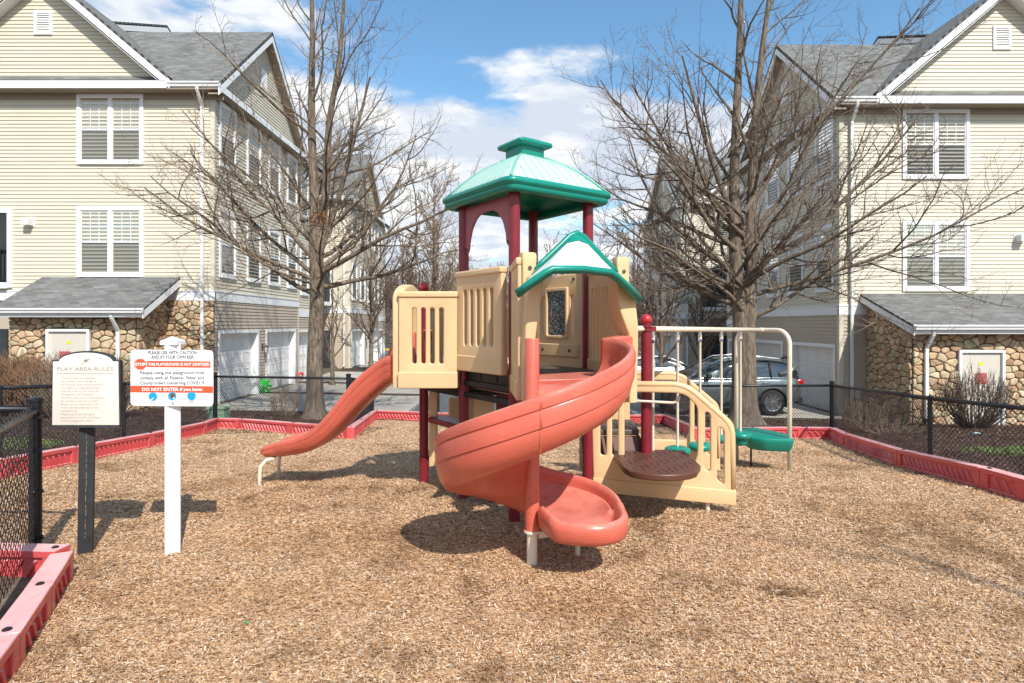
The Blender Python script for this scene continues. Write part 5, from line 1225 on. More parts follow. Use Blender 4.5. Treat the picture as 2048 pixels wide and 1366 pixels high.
m = MB(); m.box((.93, 5.75, .40), (.52, .30, .28)); m.build('step_box', M['brown'], ps, bevel=.01)

# --- pod bridge: overhead rail, end arch, hanging pods
bar_a = G_+V(0, 0, 1.605); am = V(3.14, 7.5, 1.575)
pr_ = MB(); back_end = V(.86, 5.1, 1.615)
pr_.tube([V(C_.x+.30, C_.y-.1, 1.61), bar_a, am], .027, 14)
pod = pr_.build('overhead_rail', M['cream'], ps, smooth=True)
clamp_ring(G_, 1.605, pod, ang=R(10))
cross = V(.18, -.35, 0).normalized(); hw_ = .395; lr, ll = am+cross*hw_, am-cross*hw_
def g3(p): return gz(p.x, p.y)
lr2 = V(3.325, 7.16, 0); ll2 = V(2.955, 7.86, 0)
m = MB(); arc = [V(lr2.x, lr2.y, g3(lr2)-.15), V(lr2.x, lr2.y, 1.40)]
mid = V(am.x, am.y, 1.575)
def bend(p, q, r=.17, n=7):
    """quarter bend from vertical at p (top corner) towards q"""
    h = (V(q.x, q.y, 0)-V(p.x, p.y, 0)).normalized(); c = V(p.x, p.y, 1.575-r)+h*r
    return [c+h*(-r*math.cos(R(90*k/n)))+V(0, 0, r*math.sin(R(90*k/n))) for k in range(n+1)]
arc = [V(lr2.x, lr2.y, g3(lr2)-.15)]+bend(lr2, ll2)+bend(ll2, lr2)[::-1]+[V(ll2.x, ll2.y, g3(ll2)-.15)]
m.tube(arc, .027, 14); m.build('end_arch', M['cream'], pod, smooth=True)
m = MB(); dd_ = (am-bar_a).normalized(); m.lathe(am-dd_*.02, [(.030, -.06), (.030, .06)], 14, M=dd_.to_track_quat('Z', 'Y').to_matrix()); m.build('rail_sleeve', M['cream'], pod, angle=40)
for i, t in enumerate((.043, .213, .388, .574, .761)):
    p = bar_a.lerp(am, t); zt = p.z-.03; zp = .42+.02*(i % 2)-.02*i*.5
    r = MB(); r.lathe((p.x, p.y, 0), [(.0135, zp), (.0135, zt-.11), (.019, zt-.10), (.019, zt-.03), (.012, zt-.02)], 12)
    o = r.build('hanging_pole', M['cream'], pod, angle=40)
    h = MB(); h.lathe((p.x, p.y, zt-.10), [(.021, 0), (.024, .02), (.014, .05)], 8); h.box((p.x, p.y, zt-.02), (.018, .045, .055)); h.build('swivel', M['chrome'], o)
    q = MB(); q.lathe((p.x, p.y, zp-.075), [(.02, 0), (.085, .004), (.118, .020), (.128, .045), (.120, .068), (.095, .080), (.04, .086), (.02, .092)], 28); q.build('pod_step', M['teal'], o, smooth=True)
    if i in (4,): q = MB(); q.lathe((p.x, p.y, zp-.15), [(.03, 0), (.07, .01), (.075, .05), (.08, .08)], 20); q.build('pod_hub', M['teal'], o, smooth=True)
# landing block between the legs of the end arch
zb_ = g3(lr2)+.40
pts2 = rounded([(2.86, 7.25), (3.00, 7.12), (3.34, 7.06), (3.43, 7.40), (3.22, 7.9), (2.9, 7.9)], .06, 4)
m = MB(); m.grid([[V(x*k+(1-k)*3.2, y*k+(1-k)*7.5, z) for x, y in pts2] for z, k in ((zb_-.16, .86), (zb_-.12, .93), (zb_-.05, .985), (zb_-.02, 1.0), (zb_-.005, .985), (zb_, .94))], close=True); n = len(pts2); b = len(m.v); m.f.append(tuple(b-n+i for i in range(n))); m.m.append(0); m.f.append(tuple(range(n))); m.m.append(0)
lb = m.build('landing_block', M['teal'], pod, angle=50)
m = MB(); m.lathe((3.0, 7.5, g3(lr2)-.1), [(.012, 0), (.012, .36)], 10); m.build('support_leg', M['black'], lb)
# loop climber at the back
m = MB()
for dx in (0, .34):
    m.tube([V(1.10+dx+.05*k, 8.3-.05*k, 0)+V(0, 0, z) for k, z in ((0, -.35), (1, .15), (2.2, .55), (3.4, .80), (4.6, .92))], .020, 10)
for z, k in ((.10, 1), (.42, 1.9), (.70, 2.9)): m.tube([V(1.10+.05*k, 8.3-.05*k, z), V(1.44+.05*k, 8.3-.05*k, z)], .016, 8)
cl = m.build('loop_climber', M['cream'], None, smooth=True); tagp(cl, 'small cream tube climber standing behind the play structure', 'climber')
# ---------------------------------------------------------------- signs
def text(body, w, loc, size, m, parent, name='lettering', width=None, align='CENTER', off=0., rot=0., d=.0006, ext=.0004, shear=0.):
    cu = bpy.data.curves.new('tmp', 'FONT'); cu.body = body; cu.size = size; cu.align_x = align; cu.offset = off; cu.extrude = ext; cu.resolution_u = 3; cu.shear = shear
    ob = bpy.data.objects.new('tmp', cu); COL.objects.link(ob); dg = bpy.context.evaluated_depsgraph_get(); me = bpy.data.meshes.new_from_object(ob.evaluated_get(dg))
    bpy.data.objects.remove(ob); bpy.data.curves.remove(cu)
    if width and len(me.vertices):
        xs = [v.co.x for v in me.vertices]; k = width/(max(xs)-min(xs)); me.transform(Matrix.Diagonal((k, 1, 1, 1)))
    me.transform(Matrix.Translation(w)@Matrix.Rotation(rot, 4, 'Z')@Matrix.Translation(loc)@Matrix.Rotation(R(90), 4, 'X')); me.name = name
    return link(name, me, m, parent)
M['ink'] = mat('dark_print', (.035, .035, .04), .6); M['sign_white'] = mat('white_sign_panel', (.80, .81, .81), .35); M['sign_red'] = mat('orange_red_print', (.72, .095, .035), .45)
M['sign_blue'] = mat('blue_print', (.01, .33, .58), .45); M['sign_cream'] = mat('weathered_cream_sign', (.74, .65, .56), .5, var=.05, vscale=8); M['faded'] = mat('faded_print', (.47, .41, .36), .6); M['faded_dark'] = mat('faded_dark_print', (.28, .26, .22), .6)
M['faded_line'] = mat('faded_brown_line', (.42, .24, .22), .6)
# white sanitising notice
W0 = V(-2.443, 4.335, 0)
rs = empty('notice_sign', W0, 'white notice with orange red bands on a square white post', 'sign')
m = MB(); m.box((W0.x, W0.y, .68), (.100, .100, 1.66), rz=R(27)); m.build('post', M['white_vinyl'], rs, bevel=.006)
m = MB(); m.add([(W0.x+a*.060, W0.y+b*.060, 1.50) for a, b in ((-1, -1), (1, -1), (1, 1), (-1, 1))]+[(W0.x+a*.060, W0.y+b*.060, 1.528) for a, b in ((-1, -1), (1, -1), (1, 1), (-1, 1))]+[(W0.x, W0.y, 1.562)], ((0, 3, 2, 1), (0, 1, 5, 4), (1, 2, 6, 5), (2, 3, 7, 6), (3, 0, 4, 7), (4, 5, 8), (5, 6, 8), (6, 7, 8), (7, 4, 8))); m.build('post_cap', M['white_vinyl'], rs, bevel=.002)
BW, BH = .583, .400; bc = V(-2.413, 4.272, 1.268); rz_ = R(1.0)
def sp(x, z, d=0.): return bc+Matrix.Rotation(rz_, 3, 'Z')@V(x, -d, z)
bd = plate('sign_panel', M['sign_white'], rs, bc+Matrix.Rotation(rz_, 3, 'Z')@V(-BW/2, 0, -BH/2), Matrix.Rotation(rz_, 3, 'Z')@V(1, 0, -.010), rounded([(0, 0), (BW, 0), (BW, BH), (0, BH)], .035, 6), (), .006, .001)
def tx(s, x, z, size, mm, width=None, off=0., parent=bd, d=.0042): return text(s, bc, V(x, -d, z-.010*x), size, M[mm], parent, width=width, off=off, rot=rz_)
def bar(x0, x1, z0, z1, mm, name, d=.0034, pts=None):
    b = MB(); pts = pts or [(x0, z0), (x1, z0), (x1, z1), (x0, z1)]; b.prism([sp(x, z-.010*x, d) for x, z in pts], sp(0, 0, .0005)-sp(0, 0, 0)); return b.build(name, M[mm], bd)
k_ = BW/(955/2048*350)          # metres per photo pixel on this board
def bxz(cx, cy): return ((cx-1478)/955*BW, (565-cy)/650*BH*1.0)       # crop pixel to board metres
tx('PLEASE USE WITH CAUTION', *bxz(1487, 293), .034, 'ink', .344, .0005); tx('AND AT YOUR OWN RISK', *bxz(1487, 345), .034, 'ink', .302, .0005)
x0, z0 = bxz(1192, 446); x1, z1 = bxz(1925, 372); bar(x0, x1, z0, z1, 'sign_red', 'red_band')
cx_, cz_ = bxz(1116, 413); bar(0, 0, 0, 0, 'sign_red', 'stop_octagon', .0036, [(cx_+.0455*math.cos(R(22.5+45*i)), cz_+.0415*math.sin(R(22.5+45*i))) for i in range(8)])
bar(0, 0, 0, 0, 'sign_red', 'octagon_outline', .0031, [(cx_+.052*math.cos(R(22.5+45*i)), cz_+.047*math.sin(R(22.5+45*i))) for i in range(8)])
bar(0, 0, 0, 0, 'sign_white', 'octagon_gap', .00335, [(cx_+.0500*math.cos(R(22.5+45*i)), cz_+.0452*math.sin(R(22.5+45*i))) for i in range(8)])
tx('STOP', cx_, cz_-.0095, .027, 'sign_white', .074, .0010); tx('THIS PLAYGROUND IS NOT SANITIZED', *bxz(1560, 425), .028, 'sign_white', .430, .0006)
for t_, cy_, w_ in (('People using this playground must', 524, .452), ('comply with all Federal, State, and', 583, .450), ('County orders concerning COVID19', 642, .450)): tx(t_, *bxz(1483, cy_), .032, 'ink', w_, .0003)
x0, z0 = bxz(1000, 738); x1, z1 = bxz(1956, 660); bar(-BW/2+.001, BW/2-.001, z0, z1, 'sign_red', 'red_band'); tx('DO NOT ENTER if you have:', *bxz(1483, 716), .031, 'sign_white', .425, .0008)
for i, (ix, iy) in enumerate(((1260, 785), (1483, 778), (1706, 775))):
    x, z = bxz(ix, iy); bar(0, 0, 0, 0, 'sign_blue', 'symbol_disc', .0036, [(x+.0305*math.cos(R(15*j)), z+.0305*math.sin(R(15*j))) for j in range(24)])
    if i == 0:
        bar(0, 0, 0, 0, 'sign_white', 'hand_symbol', .0042, [(x-.018, z-.022), (x-.012, z-.026), (x+.008, z-.012), (x+.004, z-.006)]); bar(0, 0, 0, 0, 'faded_skin', 'face_symbol', .0042, [(x+.006+.014*math.cos(R(30*j)), z+.005+.016*math.sin(R(30*j))) for j in range(12)]) if 'faded_skin' in M else None
    if i == 1: 
        M['brown_print'] = mat('brown_print', (.16, .06, .03), .5); bar(0, 0, 0, 0, 'brown_print', 'head_symbol', .0042, [(x+.002+.017*math.cos(R(30*j)), z+.004+.018*math.sin(R(30*j))) for j in range(12)]); bar(0, 0, 0, 0, 'sign_white', 'tissue_symbol', .0048, [(x+.004, z-.022), (x+.018, z-.020), (x+.012, z-.004)])
    if i == 2:
        for a in range(0, 360, 60): bar(0, 0, 0, 0, 'sign_blue', 'dot_symbol', .0041, [(x+.016*math.cos(R(a))+.0035*math.cos(R(j*60)), z+.016*math.sin(R(a))+.0035*math.sin(R(j*60))) for j in range(6)])
for t_, ix, iy, w_ in (('FEVER', 1256, 862, .034), ('COUGH', 1486, 858, .032), ('SHORTNESS OF', 1704, 840, .066), ('BREATH', 1704, 858, .036)): tx(t_, *bxz(ix, iy), .012, 'faded_dark', w_)
tx('Dx', *bxz(1405, 862), .018, 'faded_dark', .02)
m = MB()
for x, z in ((.0, .185), (.0, -.185)): m.lathe(sp(x+.008, z, .003), [(.006, 0), (.006, .003), (.002, .004)], 8, M=V(0, -1, 0).to_track_quat('Z', 'Y').to_matrix())
m.build('bolt', M['chrome'], rs)
# play area rules board
Q0 = V(-3.062, 4.325, 0)
rr_ = empty('rules_sign', Q0, 'cream rules board with arched top on a weathered black post', 'sign')
QR = Matrix.Rotation(R(30), 3, 'Z')
m = MB(); m.prism([Q0+QR@V(x_, y_, 0)+V(-.005, 0, -.1) for x_, y_ in ((-.046, -.046), (.046, -.046), (.046, .046), (-.046, .046))], V(.016, 0, 1.12)); o = m.build('post', M['sign_black'], rr_, bevel=.005)
m = MB(); rd = random.Random(4); z = .12
while z < .92: h = rd.uniform(.01, .05); m.box(Q0+QR@V(rd.uniform(-.002, .002), -.0463, 0)+V(-.005+.015*(z+h/2+.1), 0, z+h/2), (rd.uniform(.002, .0045), .002, h), rz=R(30)); z += h+rd.uniform(.004, .03)
m.build('wood_crack', mat('pale_wood_crack', (.20, .16, .12), .9), o)
bc2 = V(-3.010, 4.255, 0); BW2 = .472
arc2 = [(0, .93), (BW2, .93), (BW2-.006, 1.385), (BW2-.045, 1.385)]+[(BW2/2+(BW2/2-.05)*math.cos(R(a)), 1.385+.062*math.sin(R(a))) for a in range(10, 171, 10)]+[(.045, 1.385), (.006, 1.385)]
def grow2(poly, k): return [(BW2/2+(x-BW2/2)*(1+k/(BW2/2)), 1.15+(z-1.15)*(1+k/.25)) for x, z in poly]
fr = plate('sign_frame', M['sign_black'], rr_, V(bc2.x-BW2/2, bc2.y+.012, 0), (1, 0, 0), grow2(arc2, .010), (), .034, .004)
fc = plate('sign_face', M['sign_cream'], rr_, V(bc2.x-BW2/2, bc2.y-.006, 0), (1, 0, 0), arc2, (), .012, .002)
m = MB(); m.add([(bc2.x+x, bc2.y+y, z) for x, y, z in ((-.246, -.020, .918), (.246, -.020, .918), (.246, .02, .918), (-.246, .02, .918), (-.236, -.013, .936), (.236, -.013, .936), (.236, .02, .936), (-.236, .02, .936))], ((0, 3, 2, 1), (4, 5, 6, 7), (0, 1, 5, 4), (1, 2, 6, 5), (2, 3, 7, 6), (3, 0, 4, 7))); m.build('frame_sill', M['sign_black'], rr_)
def t2(s_, x, z, size, mm, width=None, off=0., align='CENTER'): return text(s_, bc2, V(x, -.0128, z), size, M[mm], fc, width=width, off=off, align=align)
t2('PLAY AREA RULES', -.002, 1.320, .036, 'faded_dark', .395, .0)
m = MB(); m.box((bc2.x-.002, bc2.y-.0125, 1.300), (.395, .001, .0035)); m.build('rule_line', M['faded_line'], fc)
LN = [('\u2022 This play area was designed', 0), ('for children under the age of 12.', 1), ('\u2022 All children must be accompanied', 0), ('by a parent or responsible adult.', 1), ('\u2022 Use play area at your own risk.', 0), ('Management and Property', 1), ('Owner(s) assume no responsibility', 1), ('for accidents, injuries or theft.', 1), ('\u2022 Please use the equipment only', 0), ('in the manner intended by the', 1), ('manufacturer.', 1), ('\u2022 Please report any damaged', 0), ('equipment or unsafe conditions', 1), ('to the management office.', 1)]
for i, (s_, ind) in enumerate(LN): t2(s_, -.185+.012*ind, 1.262-.0232*i, .0215, 'faded', None, .0, 'LEFT')
m = MB(); c = V(bc2.x+.0, bc2.y-.0128, 1.383)
m.tube([c+V(-.030, 0, -.022), c+V(.0, 0, .004), c+V(.02, 0, .020)], [.0012, .002, .0012], 5)
for a, b, w in (((-.006, -.002), (.004, .026), .010), ((.0, .0), (.030, .024), .009), ((-.012, .008), (.012, .012), .006), ((.004, .0), (.024, .006), .006)):
    m.beam(c+V(a[0], 0, a[1]), c+V(b[0], 0, b[1]), w*.6, .0015, up=(0, 1, 0))
m.build('flower_emblem', M['faded_dark'], fc)

# ---------------------------------------------------------------- trees
def twig(mb, pts, rs, n):
    base = len(mb.v); k = len(pts); t0 = (pts[1]-pts[0]); nrm = t0.orthogonal().normalized()
    for i, p in enumerate(pts):
        t = (pts[min(i+1, k-1)]-pts[max(i-1, 0)]).normalized(); nrm = (nrm-t*nrm.dot(t)); nrm.normalize(); bn = t.cross(nrm)
        for j in range(n):
            a = 6.28319*j/n; mb.v.append((p+nrm*(math.cos(a)*rs[i])+bn*(math.sin(a)*rs[i]))[:])
    for i in range(k-1):
        for j in range(n): q = (j+1) % n; mb.f.append((base+i*n+j, base+i*n+q, base+(i+1)*n+q, base+(i+1)*n+j)); mb.m.append(0)
def grow(mbs, p, d, L, r, lv, rd, S):
    """one branch: wanders, bends up, then carries side branches"""
    seg = S['seg'][lv]; pts = [p.copy()]; rs = [r]; dirs = [d.copy()]; up = S['up'][lv]
    rt = max(r*S['taper'][lv], S['rmin']*.7)
    for i in range(seg):
        d = (d+V(rd.gauss(0, 1), rd.gauss(0, 1), rd.gauss(0, 1))*S['wob'][lv]+V(0, 0, up)).normalized()
        p = p+d*(L/seg); pts.append(p.copy()); dirs.append(d.copy()); rs.append(lerp(r, rt, (i+1)/seg))
    mb = mbs[0] if r > S['rcut'] else mbs[1]
    n = 8 if r > .08 else 6 if r > .035 else 4 if r > .012 else 3
    twig(mb, pts, rs, n)
    if lv+1 < len(S['seg']):
        nc = S['n'][lv]; nc = max(1, int(nc*rd.uniform(.75, 1.25)*clamp(L/S['Lref'][lv], .4, 1.3)))
        for c in range(nc):
            t = lerp(S['t0'][lv], 1., (c+rd.random())/nc); f = t*seg; i = min(int(f), seg-1); q = pts[i].lerp(pts[i+1], f-i); dd = dirs[i+1]
            side = dd.orthogonal().normalized(); side.rotate(Matrix.Rotation(rd.uniform(0, 6.283), 3, dd)); 
            if lv >= 1 and side.z < -.2: side.z *= -.4
            a = R(rd.gauss(S['ang'][lv], 10)); nd = (dd*math.cos(a)+side.normalized()*math.sin(a)).normalized()
            grow(mbs, q, nd, L*S['lr'][lv]*rd.uniform(.6, 1.2)*(1-.45*t), max(min(rs[i]*.62, r*S['rr'][lv]), S['rmin']), lv+1, rd, S)
    return pts
def trunk_mesh(pts, rs, flare=.0, n=18, seed=1):
    m = MB(); rd = random.Random(seed); k = len(pts); rows = []
    for i in range(k):
        row = []
        for j in range(n):
            a = 2*math.pi*j/n; z = pts[i].z-pts[0].z
            lob = (1+.5*max(0, math.cos(a*5+seed))**2)*flare*math.exp(-z*4.2)
            rr2 = rs[i]*(1+lob+.07*mnoise.noise(V(math.cos(a)*2.2, math.sin(a)*2.2, z*.9+seed))+.03*mnoise.noise(V(math.cos(a)*7, math.sin(a)*7, z*1.2)))
            row.append(pts[i]+V(math.cos(a)*rr2, math.sin(a)*rr2, 0))
        rows.append(row)
    m.grid(rows, close=True); return m
def path(pts, n=24):
    out = []; k = len(pts)-1
    for i in range(k):
        p0, p1, p2, p3 = pts[max(i-1, 0)], pts[i], pts[i+1], pts[min(i+2, k)]
        for j in range(max(1, n//k)):
            t = j/max(1, n//k); out.append(.5*((2*p1)+(p2-p0)*t+(2*p0-5*p1+4*p2-p3)*t*t+(3*p1-p0-3*p2+p3)*t**3))
    out.append(pts[-1]); return out
M['twig_mid'] = mat('mid_brown_twigs', (.19, .14, .10), .9, var=.3, vscale=3)
BIG = dict(seg=[9, 6, 4, 3], up=[.060, .06, .04, .01], wob=[.11, .16, .19, .24], taper=[.22, .25, .3, .5], n=[9, 7, 6], Lref=[3.6, 1.5, .7], t0=[.14, .12, .15], ang=[46, 48, 50], lr=[.54, .50, .5], rr=[.40, .5, .55], rmin=.0032, rcut=.016)
def big_tree(base, label, leaders, trunk, limbs, seed, name='bare_tree', r0=.23, group='big bare trees beside the play area'):
    rd = random.Random(seed); root = empty(name, base, label, 'tree', group)
    tp = path([base+V(*p) for p in trunk[0]]); tr = [lerp(trunk[1][0], trunk[1][1], i/(len(tp)-1)) for i in range(len(tp))]
    tk = trunk_mesh(tp, tr, 1.0, seed=seed)
    M1, M2 = MB(), MB()
    for ld, ra, rb, nl in leaders:
        lp = path([base+V(*p) for p in ld], 30); lr_ = [lerp(ra, rb, (i/(len(lp)-1))) for i in range(len(lp))]
        mm = trunk_mesh(lp, lr_, 0, n=12, seed=seed+7); off = len(tk.v); tk.v += mm.v; tk.f += [tuple(i+off for i in f) for f in mm.f]; tk.m += mm.m
        for c in range(nl):
            t = lerp(.06, .98, (c+rd.random())/nl); f = t*(len(lp)-1); i = min(int(f), len(lp)-2); q = lp[i].lerp(lp[i+1], f-i)
            a = rd.uniform(0, 6.283); el = R(lerp(28, 58, t)+rd.uniform(-10, 10)); d = V(math.cos(a)*math.cos(el), math.sin(a)*math.cos(el)*.8, math.sin(el)).normalized()
            grow((M1, M2), q, d, lerp(3.9, 1.7, t)*rd.uniform(.7, 1.2), lerp(lr_[i]*.34, lr_[i]*.45, t), 0, rd, BIG)
    for (z, az, el, L, r) in limbs:
        i = min(range(len(tp)), key=lambda k: abs(tp[k].z-base.z-z)); q = tp[i] if abs(tp[i].z-base.z-z) < .3 else base+V(0, 0, z)
        d = V(math.cos(R(az))*math.cos(R(el)), math.sin(R(az))*math.cos(R(el)), math.sin(R(el)))
        grow((M1, M2), base+V(q.x-base.x, q.y-base.y, z), d, L, r, 0, rd, BIG)
    tk.build('trunk', M['bark'], root, angle=60, fix=False)
    M1.build('limbs', M['bark'], root, smooth=True, fix=False); M2.build('crown', M['twig_pale'] if seed % 2 else M['twig_mid'], root, fix=False)
    return root
bl_ = on_ground(630, 826, 0)
bl_ = V((630-VX)/F*15.0, 15.0, gz(-5, 15.0))
TL_ = big_tree(bl_, 'tall bare tree at the left behind the straight slide',
    [([(0, 0, 4.1), (-.03, .05, 5.6), (-.12, .1, 7.5), (-.10, .1, 9.6), (-.1, .0, 11.6)], .15, .035, 15), ([(.05, 0, 4.1), (.22, .1, 5.6), (.36, .0, 7.4), (.6, .1, 9.2), (.75, 0, 11.0)], .13, .03, 14), ([(.08, -.05, 4.0), (.55, -.1, 5.3), (.95, .1, 7.0), (1.35, .1, 8.6)], .09, .02, 9)],
    ([(0, 0, -.1), (0, 0, .5), (.0, 0, 1.6), (.05, 0, 3.0), (.03, 0, 4.3)], (.215, .165)),
    [(3.1, 180, 12, 5.2, .07), (3.3, 15, 8, 3.9, .07), (3.55, 160, 28, 5.0, .065), (3.6, -20, 26, 4.6, .07), (3.45, 215, 20, 4.2, .055), (3.75, 100, 30, 3.6, .06), (3.9, 190, 42, 4.8, .06), (3.7, 30, 38, 4.6, .07), (3.2, -75, 12, 2.6, .045), (4.0, 45, 20, 3.8, .06), (3.35, 235, 5, 3.0, .04), (4.2, 150, 50, 4.4, .06)], 3)
m = MB(); rd = random.Random(5)
for k in range(260):
    c = bl_+V(.20+rd.gauss(0, .13), -.12+rd.gauss(0, .10), 5.02+rd.gauss(0, .14)); d = V(rd.uniform(-1, 1), rd.uniform(-1, 1), rd.uniform(-1, .3)).normalized(); s_ = d.orthogonal().normalized(); L = rd.uniform(.03, .07); w = L*.35
    m.quad(c-s_*w*.4, c+d*L*.5-s_*w, c+d*L, c+d*L*.5+s_*w)
m.build('dead_leaves', mat('rust_dead_leaves', (.27, .10, .035), .8, var=.4, vscale=14), TL_, fix=False)
br_ = V((1488-VX)/F*14.6, 14.6, gz(5.6, 14.6))
big_tree(br_, 'big twin trunk bare tree at the right beside the parked wagon',
    [([(-.05, 0, 2.2), (-.16, .05, 3.6), (-.20, .1, 6), (-.10, .1, 8.6), (-.05, 0, 11.2)], .20, .045, 16), ([(.08, 0, 2.2), (.17, .05, 3.6), (.24, .1, 6), (.42, .1, 8.6), (.7, 0, 11)], .19, .04, 15), ([(-.22, 0, 4.9), (-.7, .05, 6.3), (-1.1, .05, 7.6), (-1.5, 0, 9)], .09, .02, 10)],
    ([(0, 0, -.1), (0, 0, .5), (0, 0, 1.3), (.0, 0, 2.4)], (.31, .27)),
    [(2.9, 180, 6, 4.6, .06), (3.1, 3, 3, 6.6, .06), (3.2, 150, 18, 4.6, .06), (3.3, 205, 10, 4.2, .055), (3.5, -30, 14, 4.2, .06), (3.7, 170, 24, 5.0, .07), (3.9, 20, 28, 6.8, .085), (4.1, 190, 34, 5.0, .07), (4.3, 140, 30, 4.6, .06), (4.5, -10, 40, 5.4, .06), (4.6, 220, 30, 4.4, .055), (4.8, 175, 44, 5.0, .065), (3.4, 250, 0, 2.6, .045), (3.9, 265, 12, 3.0, .05), (3.6, 285, 8, 2.8, .045), (4.4, 70, 30, 4.0, .06), (3.0, 120, 10, 3.6, .05), (5.2, 5, 45, 6.0, .07), (3.3, 190, -4, 3.8, .045), (4.9, 240, 34, 3.6, .05)], 8)
SM = dict(seg=[7, 5, 3], up=[.10, .08, .03], wob=[.10, .15, .2], taper=[.25, .3, .5], n=[9, 6], Lref=[2.2, 1.0], t0=[.2, .15], ang=[36, 42], lr=[.5, .5], rr=[.45, .5], rmin=.006, rcut=.02)
def small_tree(x, y, h, label, seed, r=.08, spread=.8, clear=.28, S=SM, nl=22, name='bare_tree', group='bare street trees', lean=0., mt='twig', far=False):
    rd = random.Random(seed); b = V(x, y, gz(x, y)-.05); root = empty(name, b, label, 'tree', group)
    tp = path([b, b+V(lean*.1, 0, h*.25), b+V(lean*.35, 0, h*.55), b+V(lean, 0, h)], 15); tr = [lerp(r, r*.12, i/(len(tp)-1)) for i in range(len(tp))]
    trunk_mesh(tp, tr, .35, n=8, seed=seed).build('trunk', M['bark'] if not far else M['twig'], root, smooth=True, fix=False)
    m = MB()
    for c in range(nl):
        t = lerp(clear, .97, (c+rd.random())/nl); f = t*(len(tp)-1); i = min(int(f), len(tp)-2); q = tp[i].lerp(tp[i+1], f-i)
        a = rd.uniform(0, 6.283); el = R(rd.uniform(28, 60)); d = V(math.cos(a)*math.cos(el), math.sin(a)*math.cos(el), math.sin(el))
        grow((m, m), q, d, h*.42*spread*(1.15-t*.8)*rd.uniform(.7, 1.2), tr[i]*.5, 0, rd, S)
    m.build('crown', M[mt], root, fix=False); return root
SF = dict(SM); SF.update(rmin=.011)
SFF = dict(SM); SFF.update(rmin=.022, n=[9, 6], seg=[5, 3, 2])
small_tree((665-VX)/F*24.6, 24.6, 5.6, 'young bare tree with a forked trunk between the left garages', 21, .10, .8, .2, SF, 16)
small_tree((742-VX)/F*31.5, 31.5, 8.2, 'slim bare tree beside the far left garages', 22, .13, .8, .22, SF, 24)
small_tree((805-VX)/F*38, 38, 8.0, 'bare street tree just left of the tan entry panel, beyond the far left building', 23, .13, 1., .2, SFF, 24, far=True)
small_tree((1322-VX)/F*24.5, 24.5, 6.6, 'dark bare tree above the white sedan', 24, .13, 1., .22, SF, 24)
small_tree((1402-VX)/F*24.8, 24.8, 6.6, 'bare tree between the sedan and the twin trunk tree', 25, .13, .9, .2, SF, 24)
small_tree((1268-VX)/F*33, 33, 8.8, 'tall thin bare tree to the right of the green hood', 26, .13, .8, .2, SFF, 24, far=True)
small_tree((1300-VX)/F*40, 40, 8.0, 'bare tree in front of the shaded far right building', 27, .13, .8, .2, SFF, 22, far=True)
small_tree((868-VX)/F*50, 50, 14.2, 'large lone bare tree left of the tower against the sky', 28, .22, .95, .2, SFF, 40, mt='twig_pale', far=True)
FT = [(700, 58, 11), (770, 60, 12), (815, 64, 10), (905, 66, 10.5), (955, 68, 9), (1010, 66, 9), (1100, 64, 12), (1135, 60, 11.5), (1165, 66, 12.5), (1200, 60, 12.0), (1235, 64, 13), (1275, 58, 11.5), (1320, 62, 11)]
for i, (px, y, h) in enumerate(FT): small_tree((px-VX)/F*y, y, h, 'bare tree at the foot of the wooded hill, %s from the left' % ORD[i], 40+i, .15, .75, .12, SFF, 26, mt='twig_far', group='bare trees at the foot of the hill', far=True)
small_tree(6.6, -3.8, 9.2, 'bare tree standing behind the viewer whose thin shadow crosses the wood chips', 91, .13, .75, .35, SM, 16)
m = MB(); rd = random.Random(77)
for k in range(560):
    y = rd.uniform(66, 150); x = rd.uniform(-1, 1)*(.33*y+6); b = V(x, y, gz(x, y)-.2); h = rd.uniform(3.0, 5.2); top = b+V(rd.gauss(0, .4), 0, h)
    twig(m, [b, b.lerp(top, .5)+V(rd.gauss(0, .15), 0, 0), top], [.11, .07, .03], 3)
    for c in range(13):
        t = rd.uniform(.15, .95); q = b.lerp(top, t); a = rd.uniform(0, 6.283); L = (1.15-t)*h*.45; d = V(math.cos(a)*.7, math.sin(a)*.7, rd.uniform(.5, 1.1))
        e = q+d*L; twig(m, [q, e], [.035, .02], 3)
        for u in range(2): q2 = q.lerp(e, rd.uniform(.3, .9)); twig(m, [q2, q2+V(rd.gauss(0, .6), rd.gauss(0, .6), rd.uniform(.2, .8))*L*.6], [.022, .015], 3)
tagp(m.build('woods', M['twig_far'], None, fix=False), 'mass of leafless grey brown trees on the far hill', 'woods', None, 'stuff')

